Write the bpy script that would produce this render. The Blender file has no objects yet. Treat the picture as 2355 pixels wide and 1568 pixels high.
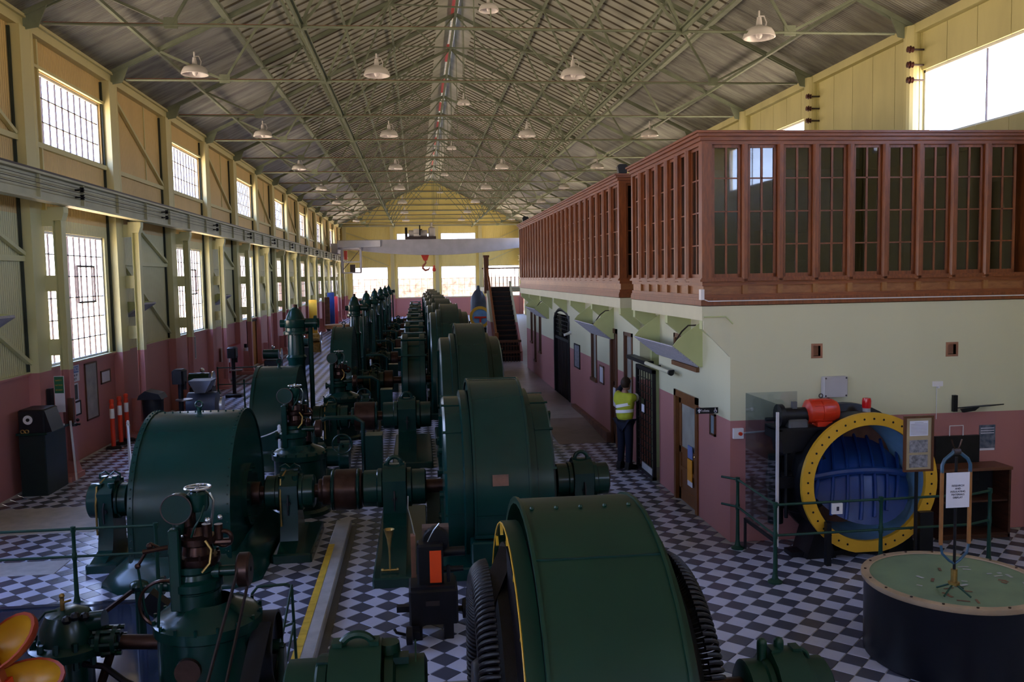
import bpy, bmesh, math, random
from math import sin, cos, pi, radians, sqrt, atan2
from mathutils import Vector, Matrix, Euler
random.seed(7)
S = bpy.context.scene
COL = S.collection
# ---------------------------------------------------------------- camera
cd = bpy.data.cameras.new('camera'); cam = bpy.data.objects.new('camera', cd); COL.objects.link(cam)
cd.sensor_width = 36.0; cd.lens = 36.0*2000/2355; cd.clip_start = .05; cd.clip_end = 400
pi_, ya, ro = radians(-4.3027), radians(6.1249), radians(-1.0466)
fw = Vector((sin(ya)*cos(pi_), cos(ya)*cos(pi_), sin(pi_))); rt = Vector((cos(ya), -sin(ya), 0)); up = rt.cross(fw)
r2 = rt*cos(ro)+up*sin(ro); u2 = -rt*sin(ro)+up*cos(ro)
cam.matrix_world = Matrix(((r2.x, u2.x, -fw.x, 0), (r2.y, u2.y, -fw.y, 0), (r2.z, u2.z, -fw.z, 3.7), (0, 0, 0, 1)))
S.camera = cam
# ---------------------------------------------------------------- world: bright hazy sky above, sunlit pinkish ground below the horizon
W = bpy.data.worlds.new('sky'); S.world = W; W.use_nodes = True
nt = W.node_tree; nt.nodes.clear()
wo = nt.nodes.new('ShaderNodeOutputWorld'); bg = nt.nodes.new('ShaderNodeBackground')
tc = nt.nodes.new('ShaderNodeTexCoord'); sx = nt.nodes.new('ShaderNodeSeparateXYZ'); rp = nt.nodes.new('ShaderNodeValToRGB')
mr = nt.nodes.new('ShaderNodeMapRange'); mr.inputs[1].default_value = -.4; mr.inputs[2].default_value = .6
nt.links.new(tc.outputs['Generated'], sx.inputs[0]); nt.links.new(sx.outputs[2], mr.inputs[0]); nt.links.new(mr.outputs[0], rp.inputs[0])
e = rp.color_ramp.elements
e[0].position = .36; e[0].color = (1.35, 1.02, .70, 1)
e[1].position = .46; e[1].color = (.66, .80, 1.15, 1)
e3 = rp.color_ramp.elements.new(.9); e3.color = (.36, .54, 1.1, 1)
nt.links.new(rp.outputs[0], bg.inputs[0]); nt.links.new(bg.outputs[0], wo.inputs[0])
bg.inputs[1].default_value = 12.0
S.view_settings.view_transform = 'Standard'; S.view_settings.look = 'None'; S.view_settings.gamma = 1; S.view_settings.use_curve_mapping = False
S.view_settings.exposure = 0.17
try:
    S.cycles.max_bounces = 7; S.cycles.diffuse_bounces = 5; S.cycles.glossy_bounces = 3; S.cycles.transmission_bounces = 4
    S.cycles.transparent_max_bounces = 8; S.cycles.use_denoising = True; S.cycles.sample_clamp_indirect = 6; S.cycles.caustics_reflective = False; S.cycles.caustics_refractive = False
    S.cycles.use_fast_gi = False
except Exception: pass
def portal(loc, rot, sx_, sy_):
    L = bpy.data.lights.new('window_portal', 'AREA'); L.shape = 'RECTANGLE'; L.size = sx_; L.size_y = sy_
    o = bpy.data.objects.new('window_portal', L); COL.objects.link(o); o.location = loc; o.rotation_euler = rot
    L.cycles.is_portal = True
# area lights facing -Z locally; one portal per run of windows
YF = 83.7
for i in range(-4, 15, 2):
    yc = 19.45+4.55*i
    portal((-7.4, yc, 3.4), (0, radians(-90), 0), 2.9, 3.4)
    portal((-7.4, yc, 7.1), (0, radians(-90), 0), 1.5, 3.4)
for i in range(-5, 15, 2):
    portal((10.45, 19.45+4.55*i, 7.0), (0, radians(90), 0), 1.5, 3.8)
for x in (-4.42, -.16, 3.95, 8.2):
    portal((x, YF+.25, 3.25), (radians(-90), 0, 0), 3.5, 3.1)
# ---------------------------------------------------------------- materials
MC = {}
def nd(t, k, **kw):
    n = t.nodes.new(k)
    for a, b in kw.items(): setattr(n, a, b)
    return n
def mathn(t, op, a, b=None, c=None):
    n = nd(t, 'ShaderNodeMath', operation=op)
    for i, v in enumerate((a, b, c)):
        if v is None: continue
        if isinstance(v, (int, float)): n.inputs[i].default_value = v
        else: t.links.new(v, n.inputs[i])
    return n.outputs[0]
def mixc(t, f, a, b):
    n = nd(t, 'ShaderNodeMix', data_type='RGBA')
    for i, v in ((0, f), (6, a), (7, b)):
        if isinstance(v, (int, float)): n.inputs[i].default_value = v
        elif isinstance(v, tuple): n.inputs[i].default_value = v if len(v) == 4 else v+(1,)
        else: t.links.new(v, n.inputs[i])
    return n.outputs[2]
def base(name):
    m = bpy.data.materials.new(name); m.use_nodes = True; t = m.node_tree; b = t.nodes['Principled BSDF']; return m, t, b
def noise(t, scale, detail=3, sc=None, rough=.55):
    g = nd(t, 'ShaderNodeNewGeometry'); v = g.outputs['Position']
    if sc:
        mp = nd(t, 'ShaderNodeMapping'); mp.inputs['Scale'].default_value = sc; t.links.new(v, mp.inputs[0]); v = mp.outputs[0]
    n = nd(t, 'ShaderNodeTexNoise'); n.inputs['Scale'].default_value = scale; n.inputs['Detail'].default_value = detail; n.inputs['Roughness'].default_value = rough
    t.links.new(v, n.inputs['Vector']); return n.outputs[0]
def ramp(t, f, a, b):
    n = nd(t, 'ShaderNodeMapRange'); n.inputs[1].default_value = a; n.inputs[2].default_value = b; t.links.new(f, n.inputs[0]); return n.outputs[0]
def bump(t, b, h, st, dist=.02):
    n = nd(t, 'ShaderNodeBump'); n.inputs['Strength'].default_value = st; n.inputs['Distance'].default_value = dist
    t.links.new(h, n.inputs['Height']); t.links.new(n.outputs[0], b.inputs['Normal'])
def M(name, col, rough=.5, metal=0, var=.15, nscale=3, bmp=0, alt=None, coat=0, sc=None, spec=.5):
    if name in MC: return MC[name]
    m, t, b = base(name)
    n = noise(t, nscale, 4, sc)
    f = ramp(t, n, .3, .75)
    c2 = alt if alt else tuple(c*(1-var*2) for c in col)
    t.links.new(mixc(t, f, col, c2), b.inputs['Base Color'])
    b.inputs['Roughness'].default_value = rough; b.inputs['Metallic'].default_value = metal
    b.inputs['Specular IOR Level'].default_value = spec if sum(col) > .2 else min(spec, .28)
    if coat: b.inputs['Coat Weight'].default_value = coat; b.inputs['Coat Roughness'].default_value = .12
    if bmp: bump(t, b, noise(t, nscale*12, 3), bmp, .01)
    MC[name] = m; return m
def wallpaint(name, upper, lower, zsplit, axis=None, freq=0, st=.5, dirt=.25, seam=0):
    """two-tone painted wall: the paint line lies at height zsplit; optional corrugation of the cladding as fine relief above it"""
    m, t, b = base(name)
    g = nd(t, 'ShaderNodeNewGeometry'); s = nd(t, 'ShaderNodeSeparateXYZ'); t.links.new(g.outputs['Position'], s.inputs[0])
    up_ = mathn(t, 'GREATER_THAN', s.outputs[2], zsplit)
    n = noise(t, 1.1, 5, (1, 1, .35)); n2 = noise(t, 14, 3)
    dk = ramp(t, n, .42, .8)
    cu = mixc(t, mathn(t, 'MULTIPLY', dk, dirt), upper, tuple(c*.45 for c in upper))
    cl = mixc(t, mathn(t, 'MULTIPLY', dk, dirt*.8), lower, tuple(c*.6 for c in lower))
    t.links.new(mixc(t, up_, cl, cu), b.inputs['Base Color'])
    b.inputs['Roughness'].default_value = .55
    if axis is not None:
        w = mathn(t, 'SINE', mathn(t, 'MULTIPLY', s.outputs[axis], freq)); bump(t, b, mathn(t, 'MULTIPLY', w, up_ if zsplit > 0 else 1.0), st, .012)
    else: bump(t, b, n2, .12, .01)
    return m
CREAM = (.64, .62, .36); WARM_LIT = (.66, .47, .20); PINK = (.46, .185, .18); FARY = (.80, .68, .25)
m_lw = wallpaint('cream_cladding_pink_dado', (.63, .60, .33), PINK, 2.07, 1, 82, .5)
m_lwu = wallpaint('warm_lit_upper_cladding', WARM_LIT, WARM_LIT, -1, 1, 82, .45)  # same cream paint as below, warm bounce light put into its colour
m_col = wallpaint('column_paint', (.60, .58, .31), PINK, 2.07, dirt=.15)
m_colu = wallpaint('upper_column_paint', (.60, .55, .29), PINK, 2.07, dirt=.15)
m_far = wallpaint('yellow_far_cladding', FARY, (.60, .25, .23), 1.72, 0, 70, .35, dirt=.12)
m_rw = wallpaint('yellow_right_cladding', (.60, .56, .28), (.6, .56, .28), -1, 1, 14, .15, dirt=.45)
m_off = wallpaint('office_render_paint', (.58, .565, .385), (.38, .155, .15), 1.68, dirt=.12)
m_offc = M('office_cream', (.60, .585, .41), .5, var=.05)
m_brk = M('pale_green_bracket', (.50, .55, .27), .5, var=.06)
m_grn = M('dark_green_enamel', (.0025, .027, .020), .27, var=.12, nscale=2.2, bmp=.05, coat=.12)
m_grn2 = M('green_enamel_dusty', (.006, .034, .019), .38, var=.14, nscale=1.6, bmp=.05)
m_teal = M('teal_green_enamel', (.0025, .032, .026), .27, var=.12, nscale=1.8, bmp=.05, coat=.12)
m_rust = M('brown_steel', (.07, .038, .03), .33, .7, var=.3, nscale=7, alt=(.03, .014, .012))
m_steel = M('bright_shaft_steel', (.42, .36, .33), .28, .95, var=.2, nscale=9)
m_blk = M('black_iron', (.008, .008, .011), .42, var=.3, nscale=6)
m_coil = M('black_taped_windings', (.010, .008, .010), .33, var=.35, nscale=16, bmp=.25)
m_brass = M('brass_fittings', (.45, .29, .09), .35, .85, var=.3, nscale=9)
m_copper = M('brown_copper_castings', (.075, .04, .032), .26, .8, var=.35, nscale=9)
m_chr = M('bright_metal', (.6, .62, .64), .22, .9)
m_roof = None
m_trs = M('grey_green_truss_paint', (.22, .26, .19), .6, var=.2, nscale=2.5)
m_red = M('red_oxide_rod', (.42, .10, .05), .6, var=.2)
m_batt = M('brown_roof_batten', (.14, .12, .09), .7)
m_wht = M('white_enamel', (.72, .70, .72), .35, var=.05)
m_lampi = M('lamp_reflector_white', (.92, .88, .90), .25, var=.02)
m_post = M('white_painted_post', (.7, .72, .78), .45, var=.05)
m_org = M('orange_bollard_plastic', (.85, .06, .015), .45, var=.05)
m_refl = M('white_reflective_tape', (.95, .96, .98), .2, var=.01)
m_rub = M('black_rubber', (.012, .012, .014), .7)
m_paper = M('paper_white', (.66, .66, .76), .6, var=.04, nscale=9)
m_ink = M('dark_print', (.035, .035, .06), .7)
m_blu = M('blue_enamel', (.007, .038, .19), .38, var=.2, nscale=2.5, bmp=.08)
m_blud = M('dark_blue_enamel', (.008, .035, .15), .45, var=.2)
m_lblu = M('light_blue_interior', (.18, .36, .58), .5, var=.15)
m_yel = M('yellow_flange_paint', (.66, .36, .022), .42, var=.08)
m_yline = M('yellow_line_paint', (.70, .47, .05), .6, var=.2, nscale=8)
m_ored = M('orange_red_enamel', (.62, .035, .01), .35, var=.12)
m_rust2 = M('rusty_pipe_interior', (.20, .085, .05), .6, var=.3, nscale=5)
m_cover = M('blue_black_cover_sheet', (.025, .035, .07), .10, var=.3, nscale=1.5)
m_conc = M('pale_concrete', (.42, .42, .43), .6, var=.15, nscale=6, bmp=.1)
m_concd = M('shadow_strip_and_gear_grey', (.10, .10, .11), .5, var=.2)  # dark grey of the painted kerb shadow, also of the gear housing
m_tank = M('black_tank_paint', (.006, .007, .012), .32, var=.2)
m_tkt = M('pale_green_tank_top', (.16, .24, .14), .4, var=.25, nscale=3, alt=(.11, .17, .11))
m_tkr = M('cream_tank_rim', (.42, .30, .19), .5, var=.2)
m_shelf = M('brown_shelf_wood', (.07, .026, .015), .4, var=.3, nscale=3, sc=(1, 1, 9))
m_shad = M('unlit_interior', (.012, .012, .014), .8)
m_green_r = M('green_railing_paint', (.008, .045, .030), .4, var=.1)
m_tape = M('black_tape', (.01, .01, .012), .5)
m_crane = M('pale_grey_crane_paint', (.50, .48, .50), .5, var=.12, nscale=1.5)
m_grd = M('girder_grey_green', (.52, .50, .33), .55, var=.15, nscale=1.5)
m_rail = M('dark_rail_steel', (.07, .055, .055), .5, .5)
m_lou = M('grey_corrugated_panel', (.42, .42, .50), .5, var=.15, nscale=20, sc=(1, 1, 1))
m_odoor = M('orange_plywood_door', (.50, .21, .045), .5, var=.12, nscale=2, sc=(1, 1, .3))
m_pinkt = M('painted_ridge_glint', (.9, .16, .18), .5, var=.05)
m_skin = M('skin', (.42, .22, .15), .5, var=.06)
m_hair = M('dark_brown_hair', (.03, .016, .01), .6)
m_viz = M('yellow_hi_vis_cloth', (.50, .56, .03), .75, var=.12, nscale=7, bmp=.1)
m_navy = M('navy_trousers', (.010, .014, .035), .8, var=.1)
m_boot = M('black_boots', (.008, .008, .009), .5)
def woodm(name, a, b_, sc, rough=.42, coat=.08):
    m, t, b = base(name)
    n = noise(t, 3.5, 6, sc, .65); n2 = noise(t, .8, 2)
    c = mixc(t, ramp(t, n, .32, .7), a, b_)
    t.links.new(mixc(t, ramp(t, n2, .35, .75), c, mixc(t, .35, c, (.06, .014, .008))), b.inputs['Base Color'])
    b.inputs['Roughness'].default_value = rough; b.inputs['Coat Weight'].default_value = coat; b.inputs['Coat Roughness'].default_value = .15
    return m
m_wood = woodm('varnished_red_timber', (.28, .080, .018), (.13, .033, .008), (9, 9, 1.2))
m_woodl = woodm('varnished_timber_rail', (.29, .084, .019), (.14, .035, .009), (1.2, 1.2, 10))
m_woodp = woodm('light_timber_panel', (.36, .145, .05), (.22, .078, .026), (2, 2, 7))
m_wblk = woodm('pale_timber_block', (.36, .16, .045), (.25, .10, .03), (6, 6, 2))
m_door = woodm('dark_timber_door', (.13, .045, .015), (.06, .02, .008), (6, 6, 1))
def glass(name, tint=(.9, .95, .95), g=.06, rough=.02):
    m, t, b = base(name); t.nodes.remove(b)
    o = t.nodes['Material Output']; tr = nd(t, 'ShaderNodeBsdfTransparent'); gl = nd(t, 'ShaderNodeBsdfGlossy'); mx = nd(t, 'ShaderNodeMixShader')
    fr = nd(t, 'ShaderNodeLayerWeight'); fr.inputs[0].default_value = .5
    tr.inputs[0].default_value = tint+(1,); gl.inputs[0].default_value = (1, 1, 1, 1); gl.inputs['Roughness'].default_value = rough
    t.links.new(mathn(t, 'ADD', mathn(t, 'MULTIPLY', mathn(t, 'POWER', fr.outputs[1], 5), .9), .04+g), mx.inputs[0]); t.links.new(tr.outputs[0], mx.inputs[1]); t.links.new(gl.outputs[0], mx.inputs[2]); t.links.new(mx.outputs[0], o.inputs[0])
    return m
m_gls = glass('window_glass'); m_gls2 = glass('dim_booth_glass', (.45, .47, .44), .02); m_acr = glass('acrylic_screen', (.86, .9, .93), .02)
m_gls3 = glass('dusty_hall_glass', (.93, .94, .95), 0, .1)
def tilem(name, a, var):
    m, t, b = base(name)
    oi = nd(t, 'ShaderNodeObjectInfo'); n = noise(t, .7, 3); n2 = noise(t, 9, 4)
    c = mixc(t, ramp(t, n, .3, .7), a, tuple(x*(1-var) for x in a)); c = mixc(t, mathn(t, 'MULTIPLY', ramp(t, n2, .5, .9), .35), c, tuple(x*.7 for x in a))
    t.links.new(c, b.inputs['Base Color']); b.inputs['Roughness'].default_value = .27
    bump(t, b, noise(t, 3, 2), .04, .02); return m
m_tl = tilem('white_floor_tile', (.50, .52, .68), .1); m_td = tilem('charcoal_floor_tile', (.075, .08, .115), .15)
def roofm():
    m, t, b = base('galvanised_roof_sheet')
    g = nd(t, 'ShaderNodeNewGeometry'); s = nd(t, 'ShaderNodeSeparateXYZ'); t.links.new(g.outputs['Position'], s.inputs[0])
    n = noise(t, 1.3, 6, (.35, 2.2, .35), .7); n2 = noise(t, .35, 3)
    c = mixc(t, ramp(t, n, .38, .66), (.38, .39, .35), (.085, .08, .085)); c = mixc(t, ramp(t, n2, .35, .7), c, mixc(t, .5, c, (.36, .36, .33)))
    t.links.new(c, b.inputs['Base Color']); b.inputs['Roughness'].default_value = .5; b.inputs['Metallic'].default_value = .15
    w = mathn(t, 'SINE', mathn(t, 'MULTIPLY', s.outputs[1], 82)); bump(t, b, w, .4, .015); return m
m_roof = roofm()
def roofm2():
    m, t, b = base('clean_roof_sheet')
    g = nd(t, 'ShaderNodeNewGeometry'); s = nd(t, 'ShaderNodeSeparateXYZ'); t.links.new(g.outputs['Position'], s.inputs[0])
    n = noise(t, 1.1, 5, (.4, 1.6, .4), .6)
    t.links.new(mixc(t, ramp(t, n, .35, .75), (.53, .545, .48), (.31, .31, .27)), b.inputs['Base Color']); b.inputs['Roughness'].default_value = .55
    w = mathn(t, 'SINE', mathn(t, 'MULTIPLY', s.outputs[1], 82)); bump(t, b, w, .35, .015); return m
m_roof2 = roofm2()
# ---------------------------------------------------------------- mesh helpers
class MB:
    def __init__(s): s.v = []; s.f = []; s.m = []; s.mi = 0
    def add(s, vs, fs):
        n = len(s.v); s.v += [tuple(v) for v in vs]; s.f += [tuple(i+n for i in f) for f in fs]; s.m += [s.mi]*len(fs); return s
    def box(s, x0, x1, y0, y1, z0, z1):
        return s.add([(x0,y0,z0),(x1,y0,z0),(x1,y1,z0),(x0,y1,z0),(x0,y0,z1),(x1,y0,z1),(x1,y1,z1),(x0,y1,z1)],
                     [(3,2,1,0),(4,5,6,7),(0,1,5,4),(1,2,6,5),(2,3,7,6),(3,0,4,7)])
    def bbox(s, x0, x1, y0, y1, z0, z1, c=.02):
        """box with chamfered vertical and top edges"""
        P = [(x0+c,y0),(x1-c,y0),(x1,y0+c),(x1,y1-c),(x1-c,y1),(x0+c,y1),(x0,y1-c),(x0,y0+c)]
        cx, cy = (x0+x1)/2, (y0+y1)/2
        ins = lambda p: (p[0]+(c if p[0] < cx else -c), p[1]+(c if p[1] < cy else -c))
        V = [(x,y,z0) for x,y in P]+[(x,y,z1-c) for x,y in P]+[(*ins(p), z1) for p in P]
        F = [tuple(range(7,-1,-1)), tuple(range(16,24))]
        for k in (0, 8):
            for i in range(8): j = (i+1)%8; F.append((k+i,k+j,k+8+j,k+8+i))
        return s.add(V, F)
    def obox(s, c, sz, R):
        """oriented box: centre, size, 3x3 matrix"""
        V = [Vector(c)+R@Vector((a*sz[0]/2,b*sz[1]/2,d*sz[2]/2)) for d in (-1,1) for a,b in ((-1,-1),(1,-1),(1,1),(-1,1))]
        return s.add(V, [(3,2,1,0),(4,5,6,7),(0,1,5,4),(1,2,6,5),(2,3,7,6),(3,0,4,7)])
    def beam(s, a, b, w, h, upv=(0,0,1)):
        a, b = Vector(a), Vector(b); d = (b-a); L = d.length; d.normalize(); u = Vector(upv)
        if abs(d.dot(u)) > .98: u = Vector((1,0,0))
        r = d.cross(u).normalized(); u = r.cross(d)
        R = Matrix((r, d, u)).transposed(); return s.obox((a+b)/2, (w, L, h), R)
    def cyl(s, a, b, r0, r1=None, n=20, cap=True):
        r1 = r0 if r1 is None else r1
        a, b = Vector(a), Vector(b); d = (b-a).normalized(); t = Vector((0,0,1)) if abs(d.z) < .9 else Vector((1,0,0))
        x = d.cross(t).normalized(); y = d.cross(x)
        V = [p+(x*cos(2*pi*i/n)+y*sin(2*pi*i/n))*r for p, r in ((a,r0),(b,r1)) for i in range(n)]
        F = [(i,n+i,n+(i+1)%n,(i+1)%n) for i in range(n)]
        if cap: F += [tuple(range(n)), tuple(range(2*n-1,n-1,-1))]
        return s.add(V, F)
    def tube(s, pts, r, n=10, closed=False):
        P = [Vector(p) for p in pts]; N = len(P); rings = []
        for i in range(N):
            d = (P[(i+1)%N]-P[i-1]) if closed else (P[min(i+1,N-1)]-P[max(i-1,0)])
            d.normalize(); t = Vector((0,0,1)) if abs(d.z) < .95 else Vector((1,0,0))
            if i == 0: x = d.cross(t).normalized()
            else:
                x = (x - d*x.dot(d)); x = x.normalized() if x.length > 1e-6 else d.cross(t).normalized()
            y = d.cross(x); rr = r[i] if isinstance(r, (list, tuple)) else r
            rings.append([P[i]+(x*cos(2*pi*k/n)+y*sin(2*pi*k/n))*rr for k in range(n)])
        V = [v for g in rings for v in g]; F = []
        for i in range(N if closed else N-1):
            j = (i+1)%N
            for k in range(n): F.append((i*n+k, i*n+(k+1)%n, j*n+(k+1)%n, j*n+k))
        if not closed: F += [tuple(range(n-1,-1,-1)), tuple(range((N-1)*n, N*n))]
        return s.add(V, F)
    def lathe(s, prof, o=(0,0,0), ax='z', n=28, a0=0, a1=2*pi, caps=False):
        """prof: list of (radius, height) swept about axis ax through o"""
        full = abs(a1-a0-2*pi) < 1e-6; m = n if full else n+1; V = []
        for r, h in prof:
            for i in range(m):
                a = a0+(a1-a0)*i/n; p, q = r*cos(a), r*sin(a)
                V.append((o[0]+p,o[1]+q,o[2]+h) if ax == 'z' else (o[0]+h,o[1]+p,o[2]+q) if ax == 'x' else (o[0]+q,o[1]+h,o[2]+p))
        F = []
        for k in range(len(prof)-1):
            for i in range(n if full else n):
                j = (i+1)%m if full else i+1
                F.append((k*m+i,k*m+j,(k+1)*m+j,(k+1)*m+i))
        if prof[0][0] > 1e-5 and caps: F.append(tuple(range(m-1,-1,-1)))
        if prof[-1][0] > 1e-5 and caps: F.append(tuple(range((len(prof)-1)*m, len(prof)*m)))
        return s.add(V, F)
    def torus(s, c, R, r, ax='z', n=24, m=8, a0=0, a1=2*pi):
        pts = []
        full = abs(a1-a0-2*pi) < 1e-6; N = n if full else n+1
        for i in range(N):
            a = a0+(a1-a0)*i/n; p, q = R*cos(a), R*sin(a)
            pts.append((c[0]+p,c[1]+q,c[2]) if ax == 'z' else (c[0],c[1]+p,c[2]+q) if ax == 'x' else (c[0]+p,c[1],c[2]+q))
        return s.tube(pts, r, m, closed=full)
    def prism(s, poly, a, b, ax='x'):
        """poly in the plane across ax, extruded from a to b"""
        n = len(poly)
        f = {'x': lambda p, h: (h,p[0],p[1]), 'y': lambda p, h: (p[0],h,p[1]), 'z': lambda p, h: (p[0],p[1],h)}[ax]
        V = [f(p,a) for p in poly]+[f(p,b) for p in poly]
        return s.add(V, [tuple(range(n-1,-1,-1)), tuple(range(n,2*n))]+[(i,(i+1)%n,n+(i+1)%n,n+i) for i in range(n)])
    def ball(s, c, r, n=10, sc=(1,1,1)):
        V = []; m = max(4, n//2)
        for j in range(m+1):
            t = pi*j/m
            for i in range(n): a = 2*pi*i/n; V.append((c[0]+sc[0]*r*sin(t)*cos(a), c[1]+sc[1]*r*sin(t)*sin(a), c[2]+sc[2]*r*cos(t)))
        F = [(j*n+i, (j+1)*n+i, (j+1)*n+(i+1)%n, j*n+(i+1)%n) for j in range(m) for i in range(n)]
        return s.add(V, F)
    def build(s, name, mat, parent=None, smooth=35, kind=None, label=None, off=None):
        o_ = WL(parent) if parent is not None else Vector((0,0,0))
        if off is not None: o_ = Vector(off)
        me = bpy.data.meshes.new(name)
        me.from_pydata([(v[0]-o_.x, v[1]-o_.y, v[2]-o_.z) for v in s.v], [], s.f)
        mats = mat if isinstance(mat, (list, tuple)) else [mat]
        for q in mats: me.materials.append(q)
        if len(mats) > 1: me.polygons.foreach_set('material_index', s.m)
        bm = bmesh.new(); bm.from_mesh(me); bmesh.ops.recalc_face_normals(bm, faces=bm.faces); bm.to_mesh(me); bm.free()
        if smooth:
            me.polygons.foreach_set('use_smooth', [True]*len(me.polygons)); me.set_sharp_from_angle(angle=radians(smooth))
        me.update()
        o = bpy.data.objects.new(name, me); COL.objects.link(o)
        if parent is not None: o.parent = parent
        elif off is not None: o.location = off
        if kind: o['kind'] = kind
        if label: o['label'] = label
        return o
def WL(o):
    p = Vector((0,0,0))
    while o is not None: p += o.location; o = o.parent
    return p
def thing(name, label, cat, loc=(0,0,0), group=None):
    o = bpy.data.objects.new(name, None); o.empty_display_size = .1; COL.objects.link(o); o.location = loc
    o['label'] = label; o['category'] = cat
    if group: o['group'] = group
    return o
def single(mb, name, mat, label, cat, loc, group=None, smooth=35):
    o = mb.build(name, mat, None, smooth, off=loc); o['label'] = label; o['category'] = cat
    if group: o['group'] = group
    return o
def struct(mb, name, mat, parent=None, smooth=0):
    o = mb.build(name, mat, parent, smooth)
    if parent is None: o['kind'] = 'structure'
    return o
def copy_tree(o, parent=None, label=None, dloc=None, group=None):
    c = o.copy(); COL.objects.link(c)
    if parent is not None: c.parent = parent; c.matrix_parent_inverse = Matrix.Identity(4)
    else:
        if dloc: c.location = o.location+Vector(dloc)
        if label: c['label'] = label
        if group: c['group'] = group
    for ch in list(o.children):
        copy_tree(ch, c)
    return c
def inst(src, name_parent, loc):
    c = src.copy(); COL.objects.link(c); c.parent = name_parent; c.location = loc; return c
TXT = {}
def text(s, size, pos, ax, mat, parent, name='lettering', align='CENTER', depth=.002):
    """flat lettering; ax 'y-' faces -Y, 'x-' faces -X, 'x+' faces +X"""
    cu = bpy.data.curves.new('t', 'FONT'); cu.body = s; cu.size = size; cu.align_x = align; cu.align_y = 'CENTER'; cu.extrude = depth/2
    ob = bpy.data.objects.new('t', cu); COL.objects.link(ob)
    dg = bpy.context.evaluated_depsgraph_get(); me = bpy.data.meshes.new_from_object(ob.evaluated_get(dg)); bpy.data.objects.remove(ob)
    R = {'y-': Matrix(((1,0,0),(0,0,-1),(0,1,0))), 'x-': Matrix(((0,0,-1),(-1,0,0),(0,1,0))), 'x+': Matrix(((0,0,1),(1,0,0),(0,1,0)))}[ax].to_4x4()
    me.transform(R); me.materials.clear(); me.materials.append(mat); me.name = name
    o = bpy.data.objects.new(name, me); COL.objects.link(o); o.parent = parent; o.location = Vector(pos)-WL(parent); return o
ORD = ['first','second','third','fourth','fifth','sixth','seventh','eighth','ninth','tenth','eleventh','twelfth','thirteenth','fourteenth','fifteenth','sixteenth','seventeenth','eighteenth','nineteenth','twentieth']
D = 4.55
def colY(i): return 17.28+D*i      # far face of column i on the left wall
# ================================================================= STRUCTURE
def wall(mb, ax, c0, c1, u0, u1, z0, z1, holes):
    """boxes around rectangular openings; ax='x': wall lies in plane x=c0..c1 and runs along y"""
    us = sorted({u0,u1,*[h[0] for h in holes],*[h[1] for h in holes]}); zs = sorted({z0,z1,*[h[2] for h in holes],*[h[3] for h in holes]})
    us = [u for u in us if u0 <= u <= u1]; zs = [z for z in zs if z0 <= z <= z1]
    for i in range(len(us)-1):
        run = None
        for j in range(len(zs)-1):
            um, zm = (us[i]+us[i+1])/2, (zs[j]+zs[j+1])/2
            hole = any(h[0] < um < h[1] and h[2] < zm < h[3] for h in holes)
            if not hole: run = [zs[j], zs[j+1]] if run is None else [run[0], zs[j+1]]
            if hole or j == len(zs)-2:
                if run:
                    if ax == 'x': mb.box(c0,c1,us[i],us[i+1],run[0],run[1])
                    else: mb.box(us[i],us[i+1],c0,c1,run[0],run[1])
                run = None
XL, XR, XO, YO, ZE, ZR, XM = -7.15, 10.2, 4.17, 11.3, 8.55, 12.85, 1.53
Y0 = -9.0
# ---- floor slab (grout) with individual tiles
fl = struct(MB().box(XL-.3, XR+.3, Y0, YF+.3, -.25, -.008), 'floor', m_conc)
q = .1485; cx0, cy0 = -.72, 10.0
PIT = (-4.75, -2.2, 3.0, 10.15)
def tile_ok(x, y):
    if x < XL+.05 or x > XR-.05 or y < 1.5 or y > YF-.1: return False
    if x > XO-.06 and y > YO-.1: return False
    if PIT[0] < x < PIT[1] and PIT[2] < y < PIT[3]: return False
    if -1.30 < x < -1.06 and y < 17.3: return False
    if -.55 < x < 3.6 and 3.4 < y < 7.6: return False
    return True
def infr(x, y):
    d = Vector((x, y, -3.7)); z = d.dot(fw)
    if z < .5: return None
    px, py = 1177.5+2000*d.dot(r2)/z, 784-2000*d.dot(u2)/z
    return (px, py) if -20 < px < 2375 and -20 < py < 1588 else None
tl = []
for i in range(-60, 70):
    for j in range(-30, 560):
        x, y = cx0+q*i, cy0+q*j
        if (i+j) % 2: continue
        if not tile_ok(x, y): continue
        tl.append((x, y, ((i+j)//2+(i-j)//2) % 2))
vis = [t for t in tl if infr(t[0], t[1])]
OCC = [(-4.3,-1.95,10.6,13.6),(-4.65,-3.9,11.5,12.7),(-.6,2.6,10.1,13.9),(-6.98,-6.2,15.7,17.0),(4.2,5.8,6.8,8.4),(4.6,6.6,10.2,11.3),(-.25,.5,8.5,9.6),(-2.4,-.9,6.5,8.5)]
near = sorted([t for t in vis if not any(a < t[0] < b and c < t[1] < d for a,b,c,d in OCC)], key=lambda t: t[0]**2+t[1]**2)[:300]
nset = set(near)
hs = q-.005
tm = []
for mt, nm in ((m_td, 'tile'), (m_tl, 'tile')):
    b = MB(); k = .006
    b.add([(hs,0,-.01),(0,hs,-.01),(-hs,0,-.01),(0,-hs,-.01),(hs-.004,0,-.001),(0,hs-.004,-.001),(-hs+.004,0,-.001),(0,-hs+.004,-.001)],
          [(4,5,6,7),(0,1,5,4),(1,2,6,5),(2,3,7,6),(3,0,4,7)])
    o = b.build(nm, mt, fl, 0); tm.append(o)
first = [True, True]
for x, y, k in near:
    if first[k]: tm[k].location = (x, y, 0); first[k] = False
    else: inst(tm[k], fl, (x, y, 0))
fb = MB()
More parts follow.
